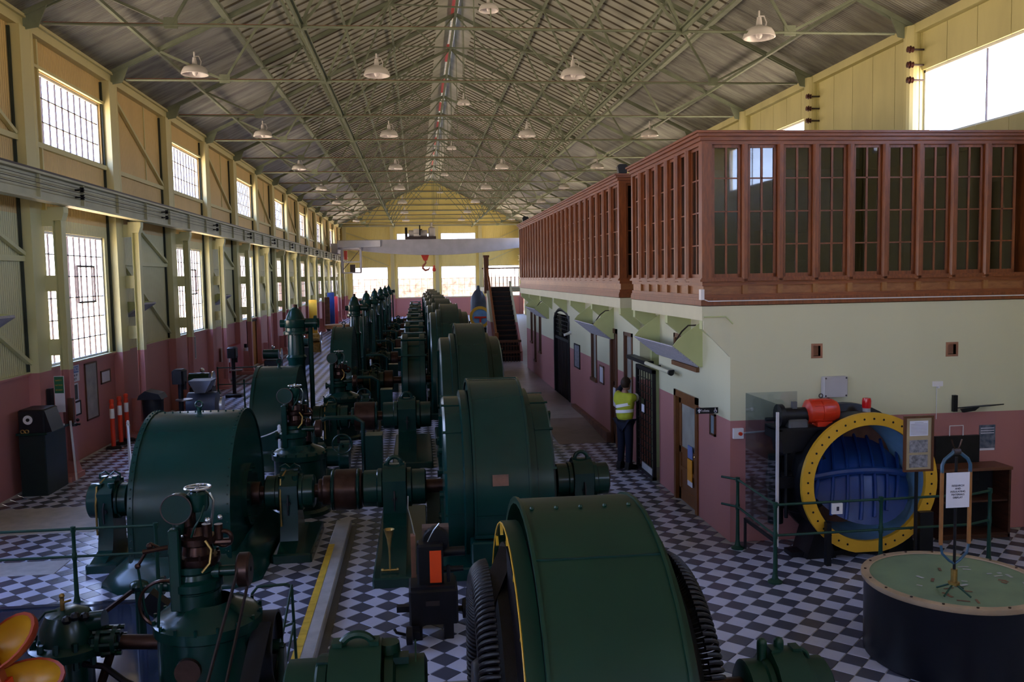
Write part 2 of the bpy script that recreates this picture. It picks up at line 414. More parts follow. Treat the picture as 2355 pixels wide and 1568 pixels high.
for x, y, k in tl:
    if (x, y, k) in nset: continue
    fb.mi = k
    z = -.001
    if y < 26: fb.add([(x+hs,y,-.01),(x,y+hs,-.01),(x-hs,y,-.01),(x,y-hs,-.01),(x+hs-.004,y,z),(x,y+hs-.004,z),(x-hs+.004,y,z),(x,y-hs+.004,z)],[(4,5,6,7),(0,1,5,4),(1,2,6,5),(2,3,7,6),(3,0,4,7)])
    else: fb.add([(x+hs,y,z),(x,y+hs,z),(x-hs,y,z),(x,y-hs,z)],[(0,1,2,3)])
bt_ = MB(); 
o = fb.build('tile', [m_td, m_tl], fl, 0); o['kind'] = 'stuff'
for a in ((-4.75,-2.2,3,10.15),): struct(MB().box(a[0],a[1],a[2],a[3],-.008,.03).box(a[0]-.06,a[1]+.04,a[3],a[3]+.08,-.008,.045), 'cover_sheet', m_cover, fl)
for (a,b,c,d) in ((-6.9,-4.9,13.35,14.9),(-5.9,-4.72,11.45,12.0),(-3.55,-2.75,10.2,10.75)):
    struct(MB().bbox(a,b,c,d,-.005,.006,.004), 'floor_plate', m_conc, fl)
# ---- wall left
lowh = [(17.82+D*i, 21.05+D*i, 2.08, 4.73) for i in range(-6, 14, 2)]
uph = [(17.87+D*i, 21.2+D*i, 6.40, 7.78) for i in range(-6, 14, 2)]
b = MB(); wall(b, 'x', XL-.16, XL, Y0, YF, 0, 4.98, lowh+[(37.35,40.3,0,1.95)]); wl = struct(b, 'wall_left', m_lw)
b = MB(); wall(b, 'x', XL-.14, XL, Y0, YF, 4.98, 8.75, uph); struct(b, 'upper_cladding', m_lwu, wl)
struct(MB().box(XL, XL+.05, Y0, YF, 2.03, 2.09), 'dado_cap', m_col, wl)
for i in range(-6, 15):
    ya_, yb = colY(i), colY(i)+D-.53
    gb = MB().box(XL, XL+.07, ya_, yb, 6.30, 6.40)
    if i % 2 == 0: gb.box(XL, XL+.07, ya_, yb, 7.80, 7.86).box(XL, XL+.06, ya_+.5, ya_+.56, 5.0, 8.5)
    struct(gb, 'girt', m_colu, wl)
    struct(MB().box(XL, XL+.05, yb-.06, yb-.02, 2.1, 8.3), 'shadow_gap_strip', M('gap_shadow_paint', (.04,.05,.04), .8), wl)  # thin dark strip painted in for the shade beside each column
    if i % 2:
        struct(MB().box(XL, XL+.07, ya_, yb, 4.12, 4.22), 'girt', m_col, wl)
        struct(MB().beam((XL+.05, ya_+.2, 8.1), (XL+.05, yb-.05, 6.42), .07, .08, (1,0,0)), 'diagonal_brace', m_colu, wl)
        struct(MB().beam((XL+.05, ya_+.4, 5.5), (XL+.05, yb, 4.25), .07, .08, (1,0,0)).beam((XL+.05, ya_+.4, 4.1), (XL+.05, yb, 2.25), .07, .08, (1,0,0)), 'diagonal_brace', m_col, wl)
        for k in (.5, 2.6): struct(MB().box(XL, XL+.025, ya_+k, ya_+k+.05, 6.4, 8.5), 'cover_strip', m_colu, wl)
struct(MB().box(XL, XL+.16, Y0, YF, 8.35, 8.55).box(XL, XL+.22, Y0, YF, 8.52, 8.58), 'eaves_beam', m_colu, wl)
# windows left
wn = [0]
def hall_window(ax, c, u0, u1, z0, z1, nv, nh, mat=m_rail, sill=True, w=.05, pane=True):
    """steel window in a wall plane; frame bars + one glazing sheet child, or single panes"""
    wn[0] += 1; nm = 'window_%d' % wn[0]
    def bx(mb, a, b_, z_, z2, d0=-.03, d1=.03):
        if ax == 'x': mb.box(c+d0, c+d1, a, b_, z_, z2)
        else: mb.box(a, b_, c+d0, c+d1, z_, z2)
    f = MB(); bx(f,u0,u0+w,z0,z1); bx(f,u1-w,u1,z0,z1); bx(f,u0,u1,z1-w,z1); bx(f,u0,u1,z0,z0+w)
    if sill: bx(f,u0-.05,u1+.05,z0-.05,z0,-.05,.11)
    root = struct(f, nm, m_post)
    g = MB()
    for i in range(1, nv): u = u0+(u1-u0)*i/nv; bx(g,u-.0095,u+.0095,z0,z1,-.015,.015)
    for j in range(1, nh): z = z0+(z1-z0)*j/nh; bx(g,u0,u1,z-.0095,z+.0095,-.015,.015)
    struct(g, 'glazing_bars', mat, root)
    p = MB()
    if ax == 'x': p.add([(c,u0,z0),(c,u1,z0),(c,u1,z1),(c,u0,z1)],[(0,1,2,3)])
    else: p.add([(u0,c,z0),(u1,c,z0),(u1,c,z1),(u0,c,z1)],[(0,1,2,3)])
    struct(p, 'glass', m_gls3, root)
    return root
for k, (a, b_, c, d) in enumerate(lowh):
    r_ = hall_window('x', XL-.08, a, b_, c, d, 10, 6)
    if k in (3, 4): struct(MB().box(XL-.10,XL-.06,a+1.75,a+2.7,3.27,3.31).box(XL-.10,XL-.06,a+1.75,a+2.7,4.05,4.09).box(XL-.10,XL-.06,a+1.72,a+1.75,3.27,4.09).box(XL-.10,XL-.06,a+2.7,a+2.73,3.27,4.09), 'opening_sash', m_rail, r_)
for a, b_, c, d in uph: hall_window('x', XL-.07, a, b_, c, d, 10, 3)
# orange door left
dr = struct(MB().box(XL-.1,XL-.04,37.4,40.25,0,1.92), 'door_1', m_odoor)
struct(MB().box(XL-.05,XL+.03,37.3,37.4,0,1.98).box(XL-.05,XL+.03,40.25,40.35,0,1.98).box(XL-.05,XL+.03,37.3,40.35,1.92,2.0), 'door_frame', m_blk, dr)
# ---- far wall
fw_l = [(-6.1,-2.75,1.76,4.72),(-1.85,1.53,1.76,4.72),(2.28,5.62,1.76,4.72),(6.57,9.9,1.76,4.72)]
fw_u = [(-1.85,1.5,7.05,7.87),(2.31,5.66,7.05,7.87)]
b = MB(); wall(b, 'y', YF, YF+.18, XL, XR, 0, 8.62, fw_l+fw_u)
b.prism([(XL-.2,8.62),(XR+.2,8.62),(XM,12.95)], YF, YF+.18, 'y'); wf = struct(b, 'wall_far', m_far)
for x in (-6.75, -2.3, 1.92, 6.08, 9.95): struct(MB().box(x-.17,x+.17,YF-.28,YF,0,8.6), 'pilaster', m_colu, wf)
struct(MB().box(XL,XR,YF-.2,YF,8.5,8.72), 'tie_beam', m_colu, wf)
for k in range(5): struct(MB().box(-3.2+k*.85,6.3-k*.85,YF-.08,YF,9.3+k*.62,9.36+k*.62), 'gable_rail', m_colu, wf)
struct(MB().beam((-6.6,YF-.1,8.0),(-2.5,YF-.1,6.6),.08,.08).beam((9.8,YF-.1,8.2),(6.3,YF-.1,6.6),.08,.08).beam((-6.3,YF-.1,6.3),(-2.6,YF-.1,4.8),.08,.08).beam((9.8,YF-.1,6.4),(6.2,YF-.1,4.9),.08,.08), 'diagonal_brace', m_colu, wf)
for a in fw_l: hall_window('y', YF+.06, *a, 6, 5, w=.06)
for a in fw_u: hall_window('y', YF+.06, *a, 6, 1, w=.06)
# rear wall behind the viewer
b = MB(); wall(b, 'y', Y0-.2, Y0, XL, XR, 0, 8.62, [(-5.6,-3.0,2.6,6.6),(5.8,9.2,5.8,7.9)]); b.prism([(XL-.2,8.62),(XR+.2,8.62),(XM,12.95)], Y0-.2, Y0, 'y'); struct(b, 'wall_rear', m_far)
hall_window('y', Y0-.1, -5.6,-3.0,2.6,6.6, 6, 6); hall_window('y', Y0-.1, 5.8,9.2,5.8,7.9, 6, 3)
# ---- right wall
rh = [(17.0-4.0+9.1*i, 16.85+9.1*i, 6.28, 7.66) for i in range(-2, 8)]
b = MB(); wall(b, 'x', XR+.03, XR+.18, Y0, YF, 0, 8.75, rh); wr = struct(b, 'wall_right', m_rw)
def clad(y0, y1):
    b = MB(); hs_ = [h for h in rh if h[0] < y1 and h[1] > y0]
    wall(b, 'x', XR-.01, XR+.03, y0+.008, y1-.008, 5.2, 8.55, hs_); struct(b, 'cladding_sheet', m_rw, wr)
for k in range(int((YF-6)/.91)): clad(6+.91*k, 6+.91*(k+1))
struct(MB().box(XR-.16,XR,Y0,YF,8.40,8.58), 'eaves_beam', m_rw, wr)
for h in rh: hall_window('x', XR+.08, *h, 2, 1, sill=False)
for i in range(-3, 15):
    y = 17.0+D*i
    struct(MB().cyl((XR-.12,y,0),(XR-.12,y,8.55),.17,.17,16).box(XR-.05,XR,y-.17,y+.17,0,8.5), 'wall_column', m_rw, wr)
# ---- roof
def roof_z(x): return ZE+.1+(ZR-ZE-.1)*(1-abs(x-XM)/(XR-XM+.02))
ce = struct(MB().box(XM-.16, XM+.3, Y0-.3, YF+.3, ZR+.02, ZR+.06), 'ceiling', m_roof)
def sheet(xa, xb, y0, y1, mt):
    za, zb = roof_z(xa), roof_z(xb); t = .03
    b = MB().add([(xa,y0,za),(xb,y0,zb),(xb,y1,zb),(xa,y1,za),(xa,y0,za+t),(xb,y0,zb+t),(xb,y1,zb+t),(xa,y1,za+t)],[(3,2,1,0),(4,5,6,7),(0,1,5,4),(1,2,6,5),(2,3,7,6),(3,0,4,7)])
    struct(b, 'roof_sheet', mt, ce)
nb = 19
for i in range(-6, 15):
    y0_, y1_ = colY(i)-.3, colY(i)-.3+D-.004
    y0_, y1_ = max(y0_, Y0-.25), min(y1_, YF+.2)
    if y1_ <= y0_: continue
    for xa, xb, mt in ((XL-.25,-4.3,m_roof),(-4.3,-1.2,m_roof2),(-1.2,XM-.10,m_roof2),(XM+.10,4.3,m_roof2),(4.3,7.4,m_roof2),(7.4,XR+.25,m_roof)):
        sheet(xa+.002, xb-.002, y0_, y1_, mt)
bat = None
def slope_box(xa, xb, y, w, h, drop):
    za, zb = roof_z(xa)-drop, roof_z(xb)-drop
    return MB().add([(xa,y,za-h),(xb,y,zb-h),(xb,y+w,zb-h),(xa,y+w,za-h),(xa,y,za),(xb,y,zb),(xb,y+w,zb),(xa,y+w,za)],[(3,2,1,0),(4,5,6,7),(0,1,5,4),(1,2,6,5),(2,3,7,6),(3,0,4,7)])
bl = slope_box(-4.3, .9, 0, .04, .038, .0).build('batten', m_batt, ce, 0); br = slope_box(2.2, 7.4, 0, .04, .038, .0).build('batten', m_batt, ce, 0)
n_ = 0
for k in range(148):
    y = 9.2+k*.505
    if abs((y+.3-colY(0)) % D) < .12: continue
    for s_ in (bl, br):
        if n_ < 2: s_.location = (0, y, 0)
        else: inst(s_, ce, (0, y, 0))
        n_ += 1
for k in range(12):
    y = 12+k*5.7
    struct(MB().box(XM-.14,XM-.04,y,y+2.2+(k%3)*.5,ZR-.12,ZR-.09), 'ridge_glint_strip', m_pinkt, ce)  # opaque pink strips painted in for daylight glinting through the ridge gap
# ---- office block: two rendered walls below the glazed gallery
YE = 33.2
odoors = dict(door=(12.64,13.83,0,1.80), win=(12.62,13.86,2.20,2.72), alc=(14.8,16.12,0,2.95), wa=(16.66,17.37,.9,2.52), db=(17.98,18.62,0,2.53),
    wc=(20.1,20.75,1.14,2.52), arch=(23.8,26.5,0,2.55), wd=(29.4,29.9,1.0,2.45), we=(30.7,31.15,.6,2.45), wf=(31.6,32.1,1.2,2.4))
b = MB(); wall(b, 'x', XO, XO+.22, YO+.2, YE, 0, 3.05, list(odoors.values())); wi = struct(b, 'wall_inner', m_off)
b = MB(); wall(b, 'y', YO, YO+.2, XO, XR, 0, 3.24, [(5.34,5.44,2.53,2.67),(7.29,7.41,2.50,2.64)]); wif = struct(b, 'wall_inner_front', m_off)
struct(MB().box(XO,XR,YE,YE+.2,0,3.05), 'wall_inner_end', m_off)
struct(MB().box(XO+.22,XR,YO+.2,YE,2.95,3.05).box(XO+1.6,XO+1.7,YO+.2,YE,0,2.95), 'inner_partition', m_off, wi)
for x0, x1, z0, z1 in ((5.34,5.44,2.53,2.67),(7.29,7.41,2.50,2.64)):
    struct(MB().box(x0,x1,YO+.06,YO+.08,z0,z1).box(x0-.03,x0,YO-.006,YO+.06,z0-.03,z1+.03).box(x1,x1+.03,YO-.006,YO+.06,z0-.03,z1+.03).box(x0,x1,YO-.006,YO+.06,z1,z1+.03).box(x0,x1,YO-.006,YO+.06,z0-.03,z0), 'air_vent', M('terracotta_vent', (.35,.16,.09), .8), wif)
# gallery floor slab with cream fascia
sl = struct(MB().box(3.78,XO,YO-.0,15.16,3.05,3.24).box(XO,XR,YO+.2,15.16,3.05,3.24).box(3.78,XR,16.05,32.1,3.05,3.24).box(XO,XR,15.16,16.05,3.05,3.24), 'trim_1', m_offc)
def bracket(y, pr=True, wgt=.16):
    b = MB().prism([(XO,3.05),(3.80,3.05),(3.80,2.93),(XO,2.62)], y, y+wgt, 'y'); struct(b, 'corbel', m_brk, sl)
for y in (11.34, 13.0, 15.0, 16.1, 18.8, 21.5, 24.2, 26.9, 29.6, 31.9): bracket(y, wgt=.14)
struct(MB().prism([(3.80,3.05),(3.80,2.93),(XO,2.55),(XO,3.05)],11.30,11.36,'y'), 'corbel', m_offc, sl)
# door and window leaves in the inner wall
def timber_door(n, y0, y1, z1, glazed=.45, mt=m_door, cols=1):
    f = MB(); w = .1
    f.box(XO-.03,XO+.14,y0,y0+w,0,z1).box(XO-.03,XO+.14,y1-w,y1,0,z1).box(XO-.03,XO+.14,y0,y1,z1-w,z1)
    r = struct(f, 'door_%d' % n, mt)
    l = MB(); a, c = y0+w+.005, y1-w-.005; zt = z1-w-.01; zg = zt*glazed
    l.box(XO+.03,XO+.08,a,a+.1,.01,zt).box(XO+.03,XO+.08,c-.1,c,.01,zt).box(XO+.03,XO+.08,a,c,zt-.1,zt).box(XO+.03,XO+.08,a,c,zg-.06,zg+.04).box(XO+.03,XO+.08,a,c,.01,.2).box(XO+.045,XO+.065,a+.1,c-.1,.2,zg-.06)
    l.box(XO+.03,XO+.08,a+.1,c-.1,.5,.56)
    struct(l, 'door_leaf', mt, r)
    struct(MB().box(XO+.05,XO+.056,a+.1,c-.1,zg+.04,zt-.1), 'pane', M('obscure_glass', (.42,.42,.38), .25), r)
    struct(MB().ball((XO+.0,a+.06,z1*.48),.025,8).cyl((XO+.03,a+.06,z1*.48),(XO,a+.06,z1*.48),.01,n=8), 'door_knob', m_brass, r)
    return r
d2 = timber_door(2, *odoors['door'][:2], 1.8, .5, woodm('orange_brown_door', (.22,.085,.02), (.13,.045,.012), (6,6,1)))
struct(MB().box(XO+.012,XO+.024,13.0,13.22,.78,.98), 'blue_notice', M('blue_print', (.16,.22,.5), .5), d2)
struct(MB().box(XO+.012,XO+.024,13.02,13.24,.40,.76), 'orange_notice', M('orange_print', (.75,.32,.02), .5), d2)
struct(MB().box(XO+.011,XO+.02,13.0,13.23,.34,.42), 'white_notice', m_paper, d2)
timber_door(3, *odoors['db'][:2], 2.53, .55)
def timber_window(n, y0, y1, z0, z1, cols=2, mt=m_door, gl=True):
    f = MB(); w = .07
    f.box(XO-.02,XO+.12,y0,y0+w,z0,z1).box(XO-.02,XO+.12,y1-w,y1,z0,z1).box(XO-.02,XO+.12,y0,y1,z1-w,z1).box(XO-.05,XO+.12,y0-.02,y1+.02,z0,z0+w)
    for i in range(1, cols): y = y0+(y1-y0)*i/cols; f.box(XO-.01,XO+.11,y-.03,y+.03,z0,z1)
    r = struct(f, 'window_%d' % n, mt)
    for i in range(cols):
        a, c = y0+w+(y1-y0-2*w)*i/cols, y0+w+(y1-y0-2*w)*(i+1)/cols
        struct(MB().box(XO+.04,XO+.05,a+.01,c-.01,z0+w,z1-w), 'pane', M('obscure_glass', (.42,.42,.38), .25), r)
    return r
wm = woodm('mid_brown_window', (.20,.08,.02), (.11,.04,.012), (6,1,6))
timber_window(40, *odoors['win'], 2, wm)
timber_window(41, *odoors['wa'], 1); timber_window(42, *odoors['wc'], 1); timber_window(43, *odoors['wd'], 1); timber_window(44, *odoors['we'], 1); timber_window(45, *odoors['wf'], 1)
# arched dark opening with a grille over it
b = MB().box(XO-.03,XO+.1,23.8,23.92,0,2.35).box(XO-.03,XO+.1,26.38,26.5,0,2.35)
ar = [(23.8+.0,2.3)]+[(25.15-1.35*cos(t), 2.3+.38*sin(t)) for t in [pi*k/14 for k in range(15)]]
b.tube([(XO+.03, y, z) for y, z in ar], .06, 6).box(XO+.0,XO+.08,23.8,26.5,1.78,1.86)
ag = struct(b, 'door_4', m_blk)
g_ = MB()
for k in range(1, 10): y = 23.9+k*.25; g_.box(XO+.03,XO+.05,y-.012,y+.012,0,2.5)
for k in range(1, 6): g_.box(XO+.03,XO+.05,23.9,26.4,1.86+k*.12,1.875+k*.12)
struct(g_, 'grille', m_blk, ag)
struct(MB().box(XO+.08,XO+.1,23.9,26.4,0,1.8), 'dark_leaf', M('dark_red_brown_leaf', (.05,.02,.02), .5), ag)
# sliding mesh gate in front of the alcove
r = thing('security_gate', 'black steel mesh sliding gate beside the worker in yellow vest', 'gate', (4.08,15.4,0))
struct(MB(), 'x', m_blk, r) if False else None
MB().box(4.05,4.11,14.78,14.84,.04,2.0).box(4.05,4.11,15.92,15.98,.04,2.0).box(4.05,4.11,14.78,15.98,1.94,2.0).box(4.05,4.11,14.78,15.98,.04,.1).build('gate_frame', m_blk, r, 0)
b = MB()
for k in range(1, 6): y = 14.84+k*.18; b.box(4.072,4.088,y-.006,y+.006,.1,1.95)
for k in range(1, 15): b.box(4.072,4.088,14.84,15.92,.1+k*.13-.005,.1+k*.13+.005)
b.build('mesh', m_blk, r, 0)
MB().box(4.03,4.05,15.3,15.52,1.15,1.42).build('lock_box', m_blk, r, 0)
MB().box(4.025,4.032,15.28,15.46,1.18,1.32).build('white_label', m_paper, r, 0)
MB().box(4.06,4.1,14.9,15.6,.1,.22).build('kick_plate', m_conc, r, 0)
r = thing('gate_track', 'dark overhead track and pale tube above the sliding mesh gate', 'track', (4.08,15.2,2.1))
MB().box(4.0,4.16,15.1,16.5,2.06,2.13).build('track', m_blk, r, 0)
MB().cyl((4.02,13.6,2.09),(4.02,15.1,2.1),.035).build('pale_tube', m_offc, r)
MB().cyl((4.02,13.55,2.09),(4.02,13.62,2.09),.045).build('end_cap', m_blk, r)
for y in (13.9,14.7,15.6,16.3): MB().box(4.02,XO,y-.02,y+.02,2.07,2.1).build('wall_bracket', m_blk, r, 0)
struct(MB().box(XO+.2,XO+1.6,16.0,16.12,0,2.95).box(XO+.2,XO+1.6,14.8,14.9,0,2.95), 'alcove_side', m_brk, wi)
struct(MB().box(XO+.9,XO+.95,14.9,16.0,0,2.0), 'alcove_door', m_door, wi)
# louvred light troughs on brackets
def trough(y0, y1, lab):
    r = thing('light_trough', lab, 'bracket', (XO,y0,2.5), 'pale green wall troughs under the gallery')
    for y in (y0, y1-.02): MB().prism([(XO,2.98),(3.80,2.72),(3.72,2.62),(XO-.05,2.30),(XO,2.30)], y, y+.02, 'y').build('side_plate', m_brk, r, 0)
    for k in range(9):
        t0, t1 = k/9, (k+.82)/9
        p = lambda t: (3.72+(XO-.05-3.72)*t, 2.62-.32*t)
        MB().prism([p(t0),p(t1),(p(t1)[0]-.008,p(t1)[1]-.018),(p(t0)[0]-.008,p(t0)[1]-.018)], y0+.02, y1-.02, 'y').build('slat', m_lou, r, 0)
    MB().tube([(3.80,y0+.1,2.7),(3.9,y0+.15,2.82),(4.05,y0+.3,2.9),(XO,y0+.3,2.9)], .012, 6).build('conduit', m_rail, r)
trough(12.45, 14.75, 'large pale green trough with slatted grey underside nearest the front corner')
trough(18.3, 20.6, 'pale green slatted trough further back between two tall brown openings')
trough(27.6, 30.2, 'small distant pale green slatted trough beyond the dark archway')
# cable on front wall
single(MB().tube([(3.80,11.28,3.10),(4.10,11.28,3.10),(4.20,11.28,3.0)], .010, 6), 'wall_conduit', m_brk, 'thin painted conduit on the cream front wall below the gallery corner', 'conduit', (4.0,11.28,3.1))
# ---- glazed timber galleries
def gallery(lab, xa, xb, ya_, yb, z0, z1, nfront, nside, name, fine, endface=True):
    r = thing(name, lab, 'gallery', (xa, ya_, z0))
    zb, zt = z0+.37, z1-.17   # sill height, head height
    # base plinth and rails, front (y=ya_) and side (x=xa)
    B = MB()
    def run(mb, z_, z2, o, d=.12):
        mb.box(xa-o, xb, ya_-o, ya_+d, z_, z2); mb.box(xa-o, xa+d, ya_+d, yb, z_, z2)
        if not endface: return
        mb.box(xa+d, xb, yb-d, yb+o, z_, z2)
    b = MB(); run(b, z0, z0+.07, .02); run(b, z0+.07, z0+.10, .01); b.build('plinth', m_wood, r, 0)
    b = MB(); run(b, z0+.10, zb-.05, -.03); b.build('backing_panel', m_woodp, r, 0)
    b = MB(); run(b, z0+.10, z0+.15, -.005); run(b, zb-.11, zb-.05, -.005); b.build('panel_rail', m_woodl, r, 0)
    b = MB(); run(b, zb-.05, zb-.02, .035); run(b, zb-.02, zb, .015); b.build('sill', m_wood, r, 0)
    b = MB(); run(b, zt, zt+.05, .0); run(b, zt+.05, zt+.10, .03); run(b, zt+.10, zt+.14, .07); run(b, zt+.14, z1, .1); b.build('cornice', m_woodl, r, 0)
    MB().box(xa+.05, xb, ya_+.05, yb-.05, z1-.06, z1-.03).build('roof_deck', M('dark_gallery_ceiling', (.06,.05,.045), .8), r, 0)
    MB().box(xa+.05, xb, ya_+.05, yb-.05, z0+.02, z0+.05).build('floor_deck', m_shelf, r, 0)
    pf = (xb-xa-.2)/nfront if nfront else 0; ps = (yb-ya_-.2)/nside
    first_b, first_p = [None], [None]
    wp, pst, blk = {}, {}, {}
    def unit(side, u0, u1):
        """window unit between posts: frame with 2 x 4 panes"""
        def bx(mb, a, b_, z_, z2, d0, d1):
            if side == 'f': mb.box(a,b_,ya_+d0,ya_+d1,z_,z2)
            else: mb.box(xa+d0,xa+d1,a,b_,z_,z2)
        key = (side, round(u1-u0, 4))
        org = (u0, ya_, zb) if side == 'f' else (xa, u0, zb)
        if key in wp:
            c = copy_tree(wp[key], r); c.location = Vector(org)-WL(r); return
        f = MB(); w = .035 if fine else .03; d0, d1 = .035, .075
        bx(f,u0,u0+w,zb,zt,d0,d1); bx(f,u1-w,u1,zb,zt,d0,d1); bx(f,u0,u1,zb,zb+.05,d0,d1); bx(f,u0,u1,zt-.04,zt,d0,d1)
        um = (u0+u1)/2; bx(f,um-.014,um+.014,zb,zt,d0+.005,d1-.005)
        for k in (1,2,3): z = zb+(zt-zb)*k/4; bx(f,u0,u1,z-.009,z+.009,d0+.005,d1-.01)
        f_ = MB(); o0 = Vector(org)-WL(r)
        f.v = [tuple(Vector(v)-Vector(org)) for v in f.v]
        me_o = f.build('window_frame', m_wood, None, 0); me_o.parent = r; me_o.location = o0
        if fine:
            pane0 = None
            for ci, (a, b_) in enumerate(((u0+w,um-.014),(um+.014,u1-w))):
                for k in range(4):
                    z_, z2 = zb+(zt-zb)*k/4+.01, zb+(zt-zb)*(k+1)/4-.01
                    p = MB(); bx(p,a,b_,z_,z2,.053,.057); p.v = [tuple(Vector(v)-Vector(org)) for v in p.v]
                    p_ = p.build('pane', m_gls2, None, 0); p_.parent = me_o
        else:
            p = MB(); bx(p,u0+w,u1-w,zb+.05,zt-.04,.053,.057); p.v = [tuple(Vector(v)-Vector(org)) for v in p.v]
            p_ = p.build('glazing', m_gls2, None, 0); p_.parent = me_o
        wp[key] = me_o
    def post(side, u, wdt=.045, zlo=None):
        zlo = zb-.06 if zlo is None else zlo
        key = (side, wdt)
        org = (u, ya_, zb) if side == 'f' else (xa, u, zb)
        if key in pst: c = inst(pst[key], r, Vector(org)-WL(r)); return
        P = [(-wdt, .12), (-wdt, .0), (-wdt*.55, -.035), (wdt*.55, -.035), (wdt, .0), (wdt, .12)]
        b = MB(); b.prism([(x, y) for x, y in P] if side == 'f' else [(y, x) for x, y in P], zlo-zb, zt-zb, 'z')
        o = b.build('post', m_wood, None, 0); o.parent = r; o.location = Vector(org)-WL(r); pst[key] = o
    def block(side, u):
        if side in blk: inst(blk[side], r, (Vector((u, ya_, z0)) if side == 'f' else Vector((xa, u, z0)))-WL(r)); return
        b = MB().box(-.035,.035,-.008,.03,.15,.27) if side == 'f' else MB().box(-.008,.03,-.035,.035,.15,.27)
        o = b.build('panel_block', m_wblk, None, 0); o.parent = r; o.location = (Vector((u, ya_, z0)) if side == 'f' else Vector((xa, u, z0)))-WL(r); blk[side] = o
    for k in range(nfront):
        u0 = xa+.1+pf*k; unit('f', u0+.05, u0+pf-.05)
        if k: post('f', u0); block('f', u0)
    for k in range(nside):
        u0 = ya_+.1+ps*k; unit('s', u0+.05, u0+ps-.05)
        if k: post('s', u0)
        if k and fine: block('s', u0)
    MB().box(xa,xa+.14,ya_,ya_+.14,zb,zt).build('corner_post', m_wood, r, 0)
    MB().box(xa,xa+.14,yb-.1,yb,zb,zt).build('corner_post', m_wood, r, 0)
    if endface: MB().box(xa+.12,xb,yb-.06,yb-.02,z0+.1,zt).build('end_wall', m_door, r, 0)
    return r
g1 = gallery('glazed timber gallery nearest the viewer with nine windows facing front', 3.78, 8.42, YO, 15.14, 3.25, 5.55, 9, 7, 'glazed_gallery', True)
MB().box(8.42,8.6,YO-.03,15.0,3.25,5.5).box(8.6,9.9,YO+.1,15.0,3.25,5.5).build('end_panel', m_wood, g1, 0)
MB().box(8.2,8.35,14.0,14.9,3.3,5.2).box(3.95,8.3,14.95,15.0,3.3,5.4).build('inner_wall_lining', m_door, g1, 0)
g2 = gallery('long glazed timber gallery running back beyond the first one', 3.78, XR-.3, 16.08, 32.1, 3.25, 5.55, 6, 25, 'glazed_gallery', False, True)
def furn(x0,x1,y0,y1,z1,n,lab,mt):
    rr = thing('display_shelf', lab, 'shelf', ((x0+x1)/2,(y0+y1)/2,3.3))
    MB().box(x0,x0+.03,y0,y1,3.3,z1).build('side_panel', mt, rr, 0); MB().box(x1-.03,x1,y0,y1,3.3,z1).build('side_panel', mt, rr, 0)
    for k in range(n): z = 3.35+(z1-3.4)*k/(n-1); MB().box(x0+.03,x1-.03,y0,y1,z,z+.03).build('shelf_board', mt, rr, 0)
furn(4.2,5.0,14.4,14.85,4.7,4,'dark shelf unit inside the near gallery behind the fifth window',m_shelf)
furn(5.9,6.7,14.3,14.8,4.4,3,'dark shelf unit inside the near gallery behind the right windows',m_shelf)
o = single(MB().box(3.74,3.785,11.22,11.31,3.33,3.47), 'switch_box', m_wht, 'small white switch box on the corner of the near gallery', 'switch box', (3.76,11.25,3.4), smooth=0)
single(MB().tube([(3.8,11.25,3.33),(3.85,11.25,3.31),(8.4,11.25,3.30)], .008, 6), 'cable', m_wht, 'thin pale cable along the foot of the near gallery front', 'cable', (6,11.27,3.3))
# floodlights on gallery roofs
def flood(x, y, z, s, lab):
    r = thing('floodlight', lab, 'floodlight', (x,y,z))
    MB().prism([(-.13*s,.10*s),(.13*s,.10*s),(.17*s,.30*s),(.11*s,.38*s),(-.11*s,.38*s),(-.17*s,.30*s)], y-.1*s, y+.1*s, 'y').build('housing', m_blk, r, 0)
    o = r.children[0]
    for v in o.data.vertices: v.co.x += x; v.co.z += z
    MB().cyl((x,y,z),(x,y,z+.12*s),.03*s).box(x-.16*s,x+.16*s,y-.12*s,y+.12*s,z,z+.02).build('stand', m_blk, r, 0)
flood(5.42, 13.2, 5.55, .62, 'black floodlight on the flat top of the near gallery')
flood(3.95, 16.5, 5.55, .6, 'black floodlight at the front corner of the long gallery roof')
flood(3.95, 31.5, 5.55, .7, 'black floodlight at the far end of the long gallery roof')
